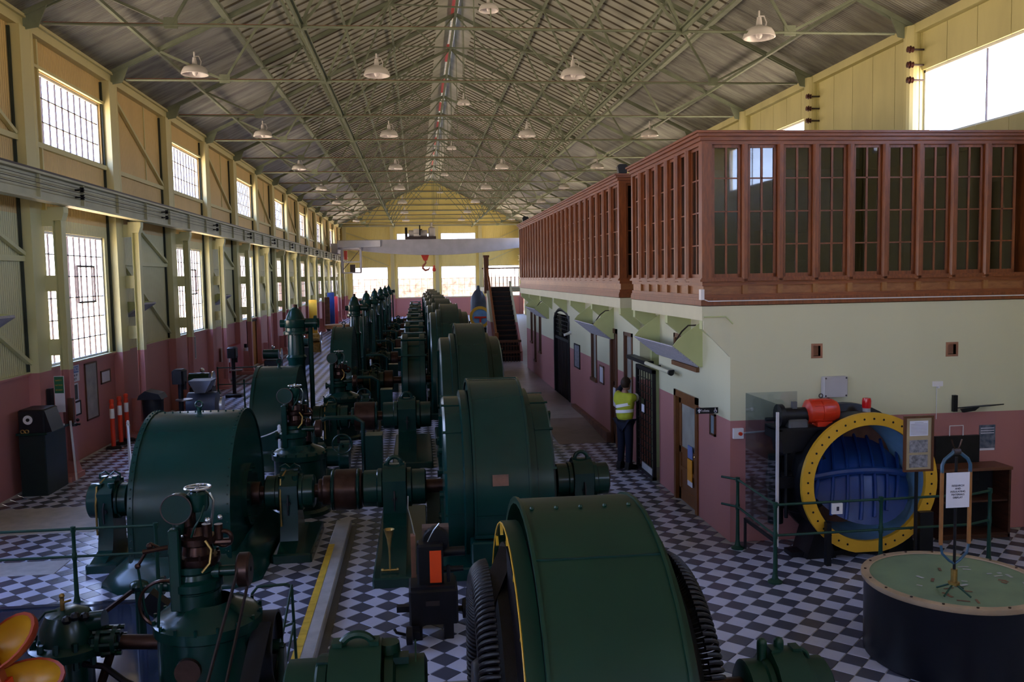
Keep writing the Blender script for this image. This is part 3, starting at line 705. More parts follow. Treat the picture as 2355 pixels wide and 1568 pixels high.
# ================================================================= COLUMNS ON THE LEFT
def column(i, proto=[None]):
    y1 = colY(i); y0 = y1-.53
    lab = '%s steel column of the left wall counted from the camera, cream above pink' % ORD[i] if i >= 0 else 'steel column of the left wall beside the viewer, out to the left'
    if proto[0] is None:
        r = thing('steel_column', lab, 'column', (-6.95, y1, 0), 'steel columns along the left wall')
        MB().box(XL, -6.95, y0, y1, 0, 5.0).build('wall_shaft', m_col, r, 0)
        MB().box(XL, -6.95, y0, y1, 5.0, 8.35).cyl((-7.03,y1-.05,5.7),(-7.03,y1-.05,8.35),.10,n=12,cap=False).build('upper_shaft', m_colu, r)
        b = MB(); b.box(-6.76,-6.60,y1+.02,y1+.04,0,5.1).box(-6.76,-6.745,y1-.07,y1+.13,0,5.1).box(-6.615,-6.60,y1-.07,y1+.13,0,5.1)
        b.build('crane_shaft', m_col, r, 0)
        MB().prism([(-6.78,4.88),(-6.59,4.88),(-6.54,5.03),(-6.54,5.14),(-6.83,5.14),(-6.83,5.03)], y1-.08, y1+.14, 'y').build('capital', m_col, r, 0)
        for z0, z1 in ((4.78,5.08),(3.56,3.86),(2.35,2.66),(.3,.9)):
            MB().box(-6.96,-6.74,y1-.06,y1-.045,z0,z1).build('batten_plate', m_col, r, 0)
        MB().box(-6.98,-6.5,y1-.5,y1+.16,0,.10).prism([(-6.95,.10),(-6.54,.10),(-6.60,.30),(-6.95,.36)], y1-.1, y1+.14, 'y').build('base_plinth', m_col, r, 0)
        proto[0] = r
    else: copy_tree(proto[0], None, lab, (0, D*(i-proto[1]), 0))
    if len(proto) == 1: proto.append(i)
for i in [0]+list(range(1, 15)): column(i)
for o in []:
    if o.get('category') == 'column' and o is not None and 'group' in o: del o['group']
# ---- crane runway girder left
r = thing('crane_runway', 'long grey green riveted crane girder running the length of the left wall', 'girder', (-6.5, 17, 5.17))
MB().box(-6.53,-6.50,Y0+.1,YF-.3,5.17,5.62).build('web_plate', m_grd, r, 0)
MB().box(-6.62,-6.40,Y0+.1,YF-.3,5.60,5.64).build('top_flange', m_grd, r, 0)
MB().box(-6.62,-6.40,Y0+.1,YF-.3,5.15,5.19).build('bottom_flange', m_grd, r, 0)
MB().box(-6.545,-6.475,Y0+.1,YF-.3,5.64,5.70).build('rail', m_rail, r, 0)
st = None
for k in range(37):
    y = 10+2*k
    if st is None: st = MB().box(-6.50,-6.44,y-.02,y+.02,5.19,5.60).build('stiffener', m_grd, r, 0); s0 = st.location.copy()
    else: inst(st, r, s0+Vector((0,2*k,0)))
for z in (5.50,5.42,5.34): MB().tube([(-6.36,11,z),(-6.36,YF-1,z)], .006, 5).build('conductor_wire', m_rail, r)
ins = None
for i in range(14):
    y = 17.7+5.7*i
    if y > YF-2: break
    b = MB()
    for z in (5.49,5.35):
        b.cyl((-6.50,y,z),(-6.33,y,z),.018,n=8); b.lathe([(.0,-.05),(.05,-.045),(.03,-.02),(.055,0),(.03,.02),(.045,.045),(0,.05)], (-6.37,y,z), 'z', 10)
    if ins is None: ins = b.build('insulator', m_blk, r); i0 = ins.location.copy(); 
    else: inst(ins, r, i0+Vector((0,5.7*i,0)))
r = thing('crane_runway', 'crane girder on the right wall beyond the long gallery', 'girder', (9.7, 50, 5.17))
MB().box(9.72,9.75,33.5,YF-.3,5.17,5.62).build('web_plate', m_grd, r, 0); MB().box(9.62,9.85,33.5,YF-.3,5.60,5.64).build('top_flange', m_grd, r, 0)
MB().box(9.62,9.85,33.5,YF-.3,5.15,5.19).build('bottom_flange', m_grd, r, 0); MB().box(9.7,9.77,33.5,YF-.3,5.64,5.70).build('rail', m_rail, r, 0)
# ---- insulators on right columns
for kk, (y, nm) in enumerate(((17.0,'nearer'),(21.55,'further'))):
    for j, z in enumerate((8.05,7.75,7.45)):
        r = thing('wall_insulator', '%s ribbed brown insulator on the %s yellow right hand column' % (('top','middle','bottom')[j], nm), 'insulator', (XR-.3,y-.2,z))
        MB().cyl((XR-.02,y-.24,z),(XR-.35,y-.24,z),.02,n=8).build('stem', m_rail, r)
        MB().lathe([(0,-.07),(.06,-.06),(.035,-.03),(.075,-.01),(.035,.02),(.06,.05),(0,.06)], (XR-.3,y-.24,z), 'x', 12).build('porcelain', M('brown_porcelain', (.10,.035,.03), .3), r)
# ================================================================= ROOF TRUSSES
def truss(i, proto=[None]):
    y = colY(i)-.26
    near = i < 4
    cnt = i+2
    lab = ('%s roof truss from the camera with thin tie rod and fan of struts' % ORD[max(0,i)]) if i >= 0 else 'roof truss over the viewer just above the picture'
    if proto[0] is not None: copy_tree(proto[0], None, lab, (0, D*i, 0)); return
    r = thing('roof_truss', lab, 'truss', (XM, y, ZE)); proto[0] = r
    zr = lambda x: roof_z(x)-.16
    for xa, xb in ((XL+.1,XM),(XM,XR-.1)):
        b = MB()
        for dy in (-.05,.05): b.beam((xa,y+dy,zr(xa)),(xb,y+dy,zr(xb)),.02,.09)
        b.build('top_chord', m_trs, r, 0)
    MB().cyl((XL+.5,y,8.42),(XR-.5,y,8.42),.028,n=8).build('tie_rod', m_red if False else m_trs, r)
    MB().cyl((XL+.5,y+.05,8.46),(XR-.5,y+.05,8.45),.011,n=6).build('tie_rod', m_red, r)
    for s_, x in ((1,XL+.1),(-1,XR-.1)):
        MB().prism([(x,8.30),(x+s_*.32,8.36),(x+s_*.5,zr(x+s_*.5)),(x,zr(x)+.02)], y-.015, y+.015, 'y').build('gusset_plate', m_trs, r, 0)
    nodes = [(-4.4,(-5.9,-3.1)),(-2.05,(-3.1,-.6)),(5.3,(3.9,6.3)),(7.5,(6.3,8.9))]
    for xb, tops in nodes:
        for xt in tops: MB().beam((xb,y,8.42),(xt,y,zr(xt)),.05,.05,(0,1,0)).build('strut', m_trs, r, 0)
        MB().box(xb-.12,xb+.12,y-.02,y+.02,8.36,8.56).build('node_plate', m_trs, r, 0)
    for xb in (-2.05, 5.3): MB().beam((xb,y,8.42),(XM,y,zr(XM)),.045,.05,(0,1,0)).build('strut', m_trs, r, 0)
    for a, c in (((-.6,zr(-.6)),(.55,10.6)),((3.9,zr(3.9)),(2.75,10.75))): MB().beam((a[0],y,a[1]),(c[0],y,c[1]-.05),.04,.04,(0,1,0)).build('strut', m_trs, r, 0)
    MB().beam((-.6,y,zr(-.6)-.05),(3.9,y,zr(3.9)-.05),.04,.05,(0,1,0)).build('collar', m_trs, r, 0)
    MB().cyl((XM,y,8.42),(XM,y,zr(XM)),.014,n=6).build('hanger_rod', m_trs, r)
for i in range(0, 15): truss(i)
truss(-1)
# purlins and longitudinal bracing
k = 0
for side, xs in (('left', (-5.9,-4.3,-3.1,-1.9,-.6)), ('right', (8.9,7.4,6.3,5.1,3.9))):
    for j, x in enumerate(xs):
        z = roof_z(x)-.17; w = .07 if j != 1 else .14
        single(MB().box(x-w/2,x+w/2,Y0,YF,z-.04,z+.03), 'purlin', m_trs, '%s purlin up from the eaves on the %s roof slope' % (ORD[j], side), 'purlin', (x,40,z), smooth=0)
for x, s_ in ((-2.05,'left'),(5.3,'right')):
    single(MB().box(x-.06,x+.06,Y0,YF,8.46,8.50).box(x-.012,x+.012,Y0,YF,8.38,8.46), 'longitudinal_brace', m_trs, 'long grey brace at tie rod level %s of the ridge' % s_, 'brace', (x,40,8.45), smooth=0)
single(MB().box(XM-.04,XM+.04,Y0,YF,ZR-.30,ZR-.14), 'ridge_beam', m_trs, 'grey ridge beam along the peak of the roof', 'beam', (XM,40,ZR-.2), smooth=0)
# diagonal wind braces in roof plane, first bays
for s_, xa, xb in (('left',-4.3,-.6),('right',7.4,3.9)):
    for k, i in enumerate((0,2,4)):
        b = MB().beam((xa,colY(i)-.2,roof_z(xa)-.27),(xb,colY(i+1)-.3,roof_z(xb)-.27),.04,.04)
        single(b, 'wind_brace', m_trs, '%s diagonal wind brace from the camera under the %s roof slope' % (ORD[k], s_), 'brace', ((xa+xb)/2,colY(i)+2,10), smooth=0)
# ---- lamps
def lamp(x, y, z, lab, sc=1.0, proto={}):
    key = sc
    if key in proto:
        p, pl = proto[key]; copy_tree(p, None, lab, (x-pl[0], y-pl[1], z-pl[2])); return
    r = thing('pendant_lamp', lab, 'lamp', (x,y,z)); s = sc
    prof = [(.055,.32),(.06,.25),(.085,.22),(.17,.195),(.25,.155),(.295,.08),(.32,.0),(.305,-.004)]
    MB().lathe([(a*s,h*s) for a,h in prof], (x,y,z), 'z', 24).build('reflector', m_wht, r, 50)
    MB().lathe([(a*s*.985-.003,h*s-.006) for a,h in prof[3:]], (x,y,z), 'z', 24).build('reflector_lining', m_lampi, r, 50)
    MB().lathe([(0,.40*s),(.045*s,.39*s),(.055*s,.3*s),(.0,.29*s)], (x,y,z), 'z', 12).cyl((x,y,z+.41*s),(x,y,z+.52*s),.02,n=8).build('gear_housing', m_wht, r)
    MB().ball((x,y,z+.06*s),.07*s,10,(1,1,1.4)).build('bulb', m_lampi, r)
    MB().tube([(x+.12*s,y,z+.16*s),(x+.15*s,y,z+.3*s),(x+.1*s,y,z+.42*s),(x,y,z+.42*s)], .012*s, 6).build('side_bracket', m_wht, r)
    proto[key] = (r, (x,y,z))
rows = (('leftmost', -5.08), ('left middle', -.84), ('right middle', 3.95), ('rightmost', 8.35))
for k, i in enumerate(range(1, 15, 2)):
    for nm, x in rows:
        if nm == 'rightmost' and i < 3: continue
        lamp(x, colY(i)-.24, 8.56, 'white enamel pendant lamp, %s from the camera in the %s row' % (ORD[k], nm))
lamp(6.9, 17.1, 8.34, 'white enamel pendant lamp hanging below the first tie rod at upper right')
for k, i in enumerate(range(0, 14, 2)):
    lamp(1.5, colY(i)-.2, 8.78, 'small pendant lamp under the ridge, %s from the camera' % ORD[k], .62)
    single(MB().cyl((1.5,colY(i)-.2,9.0),(1.5,colY(i)-.2,ZR-.2),.008,n=6), 'lamp_cord', m_trs, 'long cord holding the %s small lamp under the ridge' % ORD[k], 'cord', (1.5,colY(i)-.2,10))
# ---- travelling crane
YC = 72.0
r = thing('overhead_crane', 'pale grey travelling crane spanning the far end of the hall', 'crane', (1.6,YC,6))
b = MB(); N = 12
for dy in (-.55,.45):
    xs = [-6.3+ (15.9)*k/N for k in range(N+1)]
    bot = [6.05-.55*sin(pi*min(1,max(0,(x+5.2)/13.8)))**.8 for x in xs]
    b.prism([(x,6.78) for x in reversed(xs)]+[(x,z) for x,z in zip(xs,bot)], YC+dy, YC+dy+.12, 'y')
b.build('bridge_girder', m_crane, r, 0)
MB().box(-6.75,-6.25,YC-1.3,YC+1.3,5.72,6.5).build('end_carriage', m_crane, r, 0); MB().box(9.45,9.95,YC-1.3,YC+1.3,5.72,6.5).build('end_carriage', m_crane, r, 0)
b = MB()
for x in (-6.51,9.73):
    for y in (YC-1,YC+1): b.cyl((x-.06,y,5.86),(x+.06,y,5.86),.16,n=16)
b.build('travel_wheel', m_rail, r)
MB().box(-6.3,-2.9,YC-.8,YC-.6,6.2,6.72).build('walkway_panel', m_wht, r, 0)
b = MB()
for x in (-5.9,-4.45):
    for y in (YC-1.9,YC-.7): b.box(x-.05,x+.05,y-.05,y+.05,4.15,6.1)
b.box(-5.95,-4.4,YC-1.95,YC-.65,4.1,4.2).box(-5.95,-4.4,YC-1.95,YC-.65,6.05,6.15).box(-5.9,-4.45,YC-1.93,YC-1.88,4.95,5.05)
b.build('driver_cab', m_crane, r, 0)
MB().box(-5.75,-5.5,YC-1.5,YC-1.2,5.2,5.9).build('control_box', m_ored, r, 0)
MB().beam((-5.8,YC-1.9,4.4),(-4.5,YC-1.9,5.9),.05,.05).box(-5.3,-4.9,YC-1.4,YC-1,4.2,4.8).build('cab_fittings', m_rail, r, 0)
b = MB().box(-.9,1.6,YC-.9,YC+.9,6.8,7.0)
b.build('trolley_frame', m_rail, r, 0)
MB().cyl((-.6,YC-.5,7.25),(.9,YC-.5,7.25),.26,n=16).build('hoist_drum', m_crane, r)
MB().cyl((-.2,YC+.3,7.35),(.5,YC+.3,7.35),.3,n=16).cyl((-.9,YC-.1,7.35),(-.7,YC-.1,7.35),.42,n=18).cyl((.25,YC-.7,7.5),(.35,YC-.7,7.5),.42,n=18).build('gear_wheels', m_blk, r)
MB().bbox(1.0,1.55,YC-.6,YC+.4,7.0,7.75,.1).cyl((1.25,YC-.3,7.7),(1.25,YC-.3,8.1),.1,n=10).build('hoist_motor', m_crane, r)
MB().box(-.2,.35,YC-.75,YC-.4,7.0,7.6).build('panel_box', m_wht, r, 0)
MB().prism([(.35,5.5),(1.0,5.5),(.85,5.05),(.55,5.05)], YC-.2, YC+.1, 'y').build('hook_block', m_ored, r, 0)
MB().tube([(.7,YC-.05,5.1),(.72,YC-.05,4.85),(.5,YC-.05,4.62),(.48,YC-.05,4.42),(.68,YC-.05,4.25),(.95,YC-.05,4.32),(1.05,YC-.05,4.52)], [.07,.07,.09,.1,.1,.08,.04], 8).build('main_hook', m_red, r)
MB().ball((1.4,YC,4.3),.17,10).cyl((1.4,YC,4.4),(1.4,YC,4.65),.08).build('auxiliary_hook', m_ored, r)
b = MB()
for x in (.5,.85,1.4): b.cyl((x,YC-.02,4.6 if x > 1 else 5.4),(x,YC-.02,6.8),.012,n=5)
b.build('hoist_ropes', m_rail, r)
# ================================================================= MACHINES
ZS = .80
def LY(k): return 5.6+6.4*k
LN = ['nearest','second','third','fourth','fifth','sixth','seventh','eighth','ninth']
def arch(R, zc, zb, yc, n=22, dr=0):
    """outline in the (y,z) plane: half circle standing on straight legs down to zb"""
    return [(yc-R, zb)]+[(yc-R*cos(pi*i/n), zc+R*sin(pi*i/n)) for i in range(n+1)]+[(yc+R, zb)]
def arch_shell(mb, R, zc, zb, yc, xa, xb, t=.04):
    """open hood (outer skin only with thickness) from xa to xb"""
    o = arch(R, zc, zb, yc); i_ = arch(R-t, zc, zb, yc); n = len(o)
    V = [(xa,*p) for p in o]+[(xb,*p) for p in o]+[(xa,*p) for p in i_]+[(xb,*p) for p in i_]
    F = []
    for k in range(n-1): F += [(k,k+1,n+k+1,n+k),(2*n+k,3*n+k,3*n+k+1,2*n+k+1),(k,2*n+k,2*n+k+1,k+1),(n+k,n+k+1,3*n+k+1,3*n+k)]
    F += [(0,n,3*n,2*n),(n-1,3*n-1,4*n-1,2*n-1)]
    mb.add(V, F)
def rivets(mb, R, zc, zb, yc, x, n=34, r=.012):
    for k in range(n+1):
        a = pi*k/n; y, z = yc-(R)*cos(a), zc+(R)*sin(a); mb.ball((x,y,z), r, 6)
    for k in range(4): z = zc-(zc-zb)*(k+1)/5; mb.ball((x,yc-R,z), r, 6)
# --- left hoods (turbine housings)
def turbine(k, x0, x1, R, lab, mt, rv=False, top=None):
    y = LY(k); zc = ZS-.05 if top is None else top-R; zb = .30
    r = thing('turbine_housing', lab, 'machine', ((x0+x1)/2, y, 0))
    b = MB(); b.prism(arch(R, zc, zb, y), x0, x1, 'x'); b.build('hood', mt, r)
    b = MB(); arch_shell(b, R+.018, zc, zb, y, x0-.012, x0+.05, .03); arch_shell(b, R+.018, zc, zb, y, x1-.05, x1+.012, .03); b.build('rim_strip', mt, r)
    # flared skirt
    def ring(x0_, x1_, y0_, y1_, z, c): return [(x0_+c,y0_,z),(x1_-c,y0_,z),(x1_,y0_+c,z),(x1_,y1_-c,z),(x1_-c,y1_,z),(x0_+c,y1_,z),(x0_,y1_-c,z),(x0_,y0_+c,z)]
    V = []
    for f, z in ((.36,0),(.35,.06),(.27,.16),(.14,.25),(.07,.31),(.05,.36),(0,.36)): V += ring(x0-f,x1+f,y-R-f*.75,y+R+f*.75,z,.1+f*.5)
    F = [tuple(range(7,-1,-1))]
    for j in range(6):
        for i in range(8): a = j*8+i; c = j*8+(i+1)%8; F.append((a,c,c+8,a+8))
    F.append(tuple(range(48,56)))
    MB().add(V, F).build('flared_base', mt, r, 50)
    if rv:
        b = MB(); rivets(b, R+.018, zc, zb, y, x0+.02); rivets(b, R+.018, zc, zb, y, x1-.02)
        for i in range(12): b.ball((x0+(x1-x0)*(i+.5)/12, y, zc+R+.002), .012, 6); b.ball((x0+(x1-x0)*(i+.5)/12, y-R-.01, .40), .012, 6)
        b.build('rivet', mt, r, kind='stuff')
    b = MB().cyl((x0+(x1-x0)*.5,y,zc+R),(x0+(x1-x0)*.5,y,zc+R+.06),.03,n=10).torus((x0+(x1-x0)*.5,y,zc+R+.1),.045,.014,'y',14,6)
    b.build('lifting_eye', mt, r)
    # end face details on the right
    b = MB().cyl((x1,y,ZS),(x1+.06,y,ZS),.42,n=28)
    for i in range(10): a = 2*pi*i/10; b.cyl((x1+.06,y+.36*cos(a),ZS+.36*sin(a)),(x1+.085,y+.36*cos(a),ZS+.36*sin(a)),.02,n=6)
    b.build('shaft_gland', m_grn, r)
    b = MB().cyl((x0-.05,y,ZS),(x0,y,ZS),.40,n=28); b.build('shaft_gland', m_grn, r)
    return r
def bearing(k, xa, xb, lab, mt, R=.27, foot=(1.85,1.75), eye=True, pipes=False, low=False, zs=ZS, small=False):
    """pedestal bearing: drum on a tapered stand with base plate"""
    y = LY(k); xm = (xa+xb)/2; L = xb-xa
    r = thing('bearing_pedestal', lab, 'machine', (xm, y, 0))
    b = MB()
    b.lathe([(0,xa),(R*.8,xa),(R*.93,xa+.02),(R*.93,xa+L*.22),(R,xa+L*.24),(R,xa+L*.30),(R*.94,xa+L*.32),(R*.94,xa+L*.68),(R,xa+L*.70),(R,xa+L*.76),(R*.9,xa+L*.78),(R*.9,xb-.02),(R*.78,xb),(0,xb)], (0,y,zs), 'x', 28)
    b.build('bearing_shell', mt, r)
    w = L*.36
    b = MB(); b.prism([(y-R*1.08,zs-.05),(y-R*1.08,zs+R*.55),(y-R*.7,zs+R*1.0),(y-R*.25,zs+R*1.22),(y+R*.25,zs+R*1.22),(y+R*.7,zs+R*1.0),(y+R*1.08,zs+R*.55),(y+R*1.08,zs-.05)], xm-w/2, xm+w/2, 'x')
    b.build('bearing_cap', mt, r)
    for sx_ in (-.36, .36):
        b = MB().box(xm+sx_*w-.03,xm+sx_*w+.03,y-.05,y+.05,zs+R*1.15,zs+R*1.30); b.build('oil_hole_lid', mt, r)
    f0, f1 = foot
    b = MB(); b.prism([(y-R*1.0,zs-.04),(y-R*.95,zs-.3),(y-f0*.5,.2),(y-f0,.12),(y-f0,0),(y+f1,0),(y+f1,.12),(y+f1*.5,.2),(y+R*.95,zs-.3),(y+R*1.0,zs-.04)], xm-w/2, xm+w/2, 'x'); b.build('pedestal', mt, r)
    MB().bbox(xa+L*.22,xb-L*.0,y-f0-.02,y+f1,.0,.12,.02).build('base_plate', mt, r)
    if eye: MB().torus((xm,y,zs+R*1.22),R*.36,R*.11,'y',20,8,0,pi).build('lifting_ring', mt, r)
    if not small:
        MB().cyl((xm,y-R*1.0,zs-.1),(xm,y-R*1.0-.03,zs-.1),.03,n=10).tube([(xm,y-R-.03,zs+.02),(xm,y-R-.07,zs-.05),(xm,y-R-.05,zs-.25)],.012,6).build('drain_pipe', m_blk, r)
    if pipes:
        MB().tube([(xm-.05,y-.05,zs+R*1.2),(xm-.1,y-R*.9,zs+R*.9),(xm-.1,y-R*1.15,zs),(xm-.1,y-R*1.1,zs-.4)],.014,7).build('brass_oil_pipe', m_brass, r)
        for sx_ in (-1,1): MB().tube([(xm,y,zs+R*1.35),(xm+sx_*.06,y,zs+R*1.55),(xm+sx_*.13,y,zs+R*1.4),(xm+sx_*.13,y,zs+R*1.15)],.012,6).build('oil_feed_pipe', mt, r)
        for dx, dy in ((-1,-1),(1,-1),(-1,1),(1,1)): MB().cyl((xm+dx*w*.38,y+dy*R*.7,zs-.02),(xm+dx*w*.38,y+dy*R*.7,zs+R*1.05),.05,.045,n=10).build('clamp_bolt', mt, r)
    return r
def shaft(k, xa, xb, lab, r=.10, collars=()):
    y = LY(k); t = thing('shaft', lab, 'shaft', ((xa+xb)/2, y, ZS))
    MB().cyl((xa,y,ZS),(xb,y,ZS),r,n=22).build('shaft_body', m_rust, t)
    for c0, c1, R, m in collars: MB().lathe([(0,c0),(R*.96,c0),(R,c0+.015),(R,c1-.015),(R*.96,c1),(0,c1)], (0,y,ZS), 'x', 32).build('coupling_flange', m, t)
    return t
# line 2 (the first complete line in the picture) -------------------------------------------------
k = 1; y = LY(k)
turbine(k, -3.56, -2.37, 1.20, 'large riveted dark green turbine hood with flared base at left', m_teal, True)
bearing(k, -4.42, -3.9, 'small green pedestal bearing with domed end left of the riveted hood', m_teal, .25, (.62,.5), eye=False, pipes=True)
bearing(k, -2.13, -1.47, 'green pedestal bearing between riveted hood and brown coupling', m_grn, .25, (.6,.9), eye=False, pipes=True)
shaft(k, -2.4, .4, 'brown steel shaft with big coupling drum in front of the nearest closed drum machine', .095, ((-2.33,-2.2,.16,m_rust),(-1.42,-1.36,.16,m_rust),(-1.36,-1.24,.20,m_rust),(-1.24,-1.2,.285,m_grn),(-1.2,-.9,.28,m_rust),(-.9,-.86,.285,m_grn),(-.86,-.83,.27,m_rust)))
bearing(k, -.82, .05, 'tall green pedestal bearing with sloping foot beside the brown coupling', m_grn, .27, (1.72,1.6))
r = thing('drip_funnel', 'small brass funnel on the sloping foot of the tall green pedestal', 'funnel', (-.42,10.42,.15))
MB().lathe([(.0,.30),(.012,.30),(.014,.42),(.03,.55),(.06,.66),(.066,.67),(.05,.655),(.0,.5)], (-.42,10.42,.0), 'z', 16).build('funnel_cone', m_brass, r)
MB().cyl((-.42,10.42,.15),(-.42,10.42,.31),.012,n=8).cyl((-.50,10.42,.165),(-.34,10.42,.165),.014,n=8).ball((-.51,10.42,.17),.022,8).ball((-.33,10.42,.17),.022,8).build('funnel_stem', m_brass, r)
# drum machines on the right of each line
def drum(k, lab, x0, x1, R, side, Rs, mt, plates=True, zc=.82, extra=None):
    y = LY(k); r = thing('drum_machine', lab, 'machine', ((x0+x1)/2, y, 0))
    n = 56
    b = MB().lathe([(R-.05,x0),(R,x0),(R,x0+.03),(R-.012,x0+.035),(R-.012,x1-.035),(R,x1-.03),(R,x1),(R-.05,x1)], (0,y,zc), 'x', n)
    b.build('drum_shell', mt, r, 25)
    b = MB().lathe([(.3,x0+.02),(R-.04,x0+.02)], (0,y,zc), 'x', n).lathe([(.3,x1-.02),(R-.04,x1-.02)], (0,y,zc), 'x', n); b.build('drum_face', mt, r, 25)
    for s_, xa, xb in ((-1, x0-side, x0), (1, x1, x1+side)):
        xo, xi = (xa, xb) if s_ < 0 else (xb, xa)
        b = MB().lathe([(.22,xo),(Rs-.25,xo),(Rs-.05,xo+s_*-.01),(Rs,xo-s_*.04),(Rs,xo-s_*(side*.55)),(Rs+.0,xi+s_*.12),(Rs+.08,xi+s_*.10),(Rs+.08,xi)], (0,y,zc), 'x', n); b.build('side_ring', mt, r, 25)
        if plates:
            for i in range(14):
                a = 2*pi*i/14+.1; c, s__ = cos(a), sin(a)
                b = MB().beam((xo+.0*s_, y+c*(Rs+.0), zc+s__*(Rs+.0)), (xi+s_*.12, y+c*(Rs+.0), zc+s__*(Rs+.0)), .03, .02, (0,c,s__)); b.build('joint_strap', mt, r, 0)
            b = MB()
            for i in range(12): a = 2*pi*i/12; b.cyl((xo,y+cos(a)*.62,zc+sin(a)*.62),(xo+s_*.05,y+cos(a)*.62,zc+sin(a)*.62),.05,n=8)
            b.build('face_bolts', mt, r)
        for i in range(4): a = pi/2*i+.4; MB().beam((xo+s_*.01,y+cos(a)*.24,zc+sin(a)*.24),(xo+s_*.01,y+cos(a)*(Rs-.1),zc+sin(a)*(Rs-.1)),.05,.05,(1,0,0)).build('face_rib', mt, r, 0)
    if plates:
        for a in (pi*1.02, pi*1.12, -.05, pi*.5): MB().beam((x0+.02,y+cos(a)*(R+.0),zc+sin(a)*R),(x1-.02,y+cos(a)*R,zc+sin(a)*R),.02,.016,(0,cos(a),sin(a))).build('shell_seam', mt, r, 0)
        for z in (.45,.2): MB().box(x0+.0,x1-.0,y-R*.985,y-R*.9,z,z+.04).build('shell_seam', mt, r, 0)
        a = radians(168); MB().obox((x0+.46*(x1-x0),y+cos(a)*(R+.0),zc+sin(a)*(R+.0)+.05),(.2,.14,.012),Matrix(((1,0,0),(0,-sin(a),cos(a)),(0,cos(a),sin(a)))).transposed()).build('name_plate', m_rust2, r, 0)
    MB().bbox(x0-side-.08,x1+side+.1,y-R-.18,y-R*.35,0,.16,.02).build('foundation_frame', mt, r); MB().bbox(x0-side-.08,x1+side+.1,y+R*.35,y+R+.18,0,.16,.02).build('foundation_frame', mt, r); MB().bbox(x0-.05,x1+.05,y-R-.04,y-R*.6,.16,.42,.02).build('foundation_block', mt, r)
    return r
drum(1, 'big dark green drum machine with stepped side rings in the middle, nearest closed one', .63, 1.35, 1.46, .36, 1.22, m_teal)
shaft(1, 1.7, 2.1, 'short brown shaft on the right of the nearest closed drum machine', .11)
bearing(1, 1.86, 2.62, 'green pedestal bearing standing right of the nearest closed drum machine', m_grn, .25, (.7,.9))
# nearest line: open hood with black windings
y = LY(0)
r = thing('open_generator', 'huge green curved hood over black windings in the foreground', 'machine', (1.0, y, 0))
b = MB(); arch_shell(b, 1.37, .82, .12, y, .63, 1.42, .03); b.build('hood_shell', m_grn2, r, 25)
for xa, xb, R in ((.535,.64,1.225),(1.41,1.50,1.225)):
    b = MB(); arch_shell(b, R, .82, .12, y, xa, xb, .025); b.build('side_shroud', m_grn2, r, 25)
b = MB()
for xa in (.63, 1.40): arch_shell(b, 1.385, .82, .12, y, xa, xa+.02, .02)
b.build('hood_edge_bead', m_brass if False else m_grn2, r, 25)
b = MB()
for xa in (.53,): b.tube([(xa,p[0],p[1]) for p in arch(1.213,.82,.12,y)], .006, 6)
b.build('yellow_rim', m_yel, r)
for i in range(26):
    a = pi*(i+.5)/26
    if i % 3 == 0: b = MB().obox((.54,y-1.17*cos(a),.82+1.17*sin(a)),(.02,.015,.09),Matrix(((1,0,0),(0,sin(a),-cos(a)),(0,cos(a),sin(a))))); b.build('yellow_clip', m_yel, r, 0)
# lengthwise joint near the crown
a = radians(104); MB().beam((.64,y-1.37*cos(radians(62)),.82+1.37*sin(radians(62))),(1.41,y-1.37*cos(radians(62)),.82+1.37*sin(radians(62))),.012,.012).build('hood_joint', m_grn, r, 0)
for i in range(5): MB().ball((.70+i*.16,y-.1,2.19),.016,6).build('hood_bolt', m_grn2, r)
MB().lathe([(.5,.42),(.86,.42),(.90,.45),(.90,.52),(1.08,.54),(1.08,.70),(.5,.70)], (0,y,.82), 'x', 64).build('winding_core', m_coil, r, 30)
MB().lathe([(.5,1.36),(1.08,1.36),(1.08,1.50),(.90,1.52),(.90,1.60),(.86,1.64),(.5,1.64)], (0,y,.82), 'x', 64).build('winding_core', m_coil, r, 30)
cp = None
def coil_loop(xo, s_, Rm):
    """one taped end loop of the winding, standing radially at angle 0 about the axle"""
    return MB().tube([(s_*(.03+.11*sin(pi*k_/9)), Rm-.05-.11*cos(pi*k_/9), .003*k_) for k_ in range(10)], .0145, 7)
cl = {}
for s_, xo in ((-1,.45),(1,1.62)):
    for i in range(140):
        a = 2*pi*i/140
        if s_ not in cl:
            m_ = coil_loop(xo, s_, .90).build('winding_coil', m_coil, None); cl[s_] = m_
            o = m_
        else: o = m_.copy(); COL.objects.link(o)
        o.parent = r; o.location = Vector((xo,y,.82))-WL(r); o.rotation_euler = (a,0,0)
    b = MB().torus((xo+s_*.06,y,.82),.70,.025,'x',48,6); b.build('binding_ring', m_coil, r)
    m2 = None
    for i in range(60):
        if s_ > 0: break
        a = 2*pi*i/60
        if m2 is None: m2 = MB().tube([(0,.42,-.03),(-.05,.50,.0),(-.06,.60,.03),(-.03,.72,.05)], .014, 4).build('inner_coil', m_coil, None); o = m2
        else: o = m2.copy(); COL.objects.link(o)
        o.parent = r; o.location = Vector((xo+.0,y,.82))-WL(r); o.rotation_euler = (a,0,0)
for i in range(6):
    a = 2*pi*i/6+.5
    for xa, xb in ((.37,.39),): MB().beam((xa,y+.3*cos(a),.82+.3*sin(a)),(xa,y+.86*cos(a),.82+.86*sin(a)),.10,.03,(1,0,0)).build('support_arm', m_blk, r, 0)
MB().lathe([(0,.30),(.30,.30),(.32,.33),(.32,.5),(0,.5)], (0,y,.82), 'x', 32).build('hub', m_blk, r); MB().lathe([(0,1.6),(.32,1.6),(.32,1.72),(0,1.74)], (0,y,.82), 'x', 32).build('hub', m_blk, r)
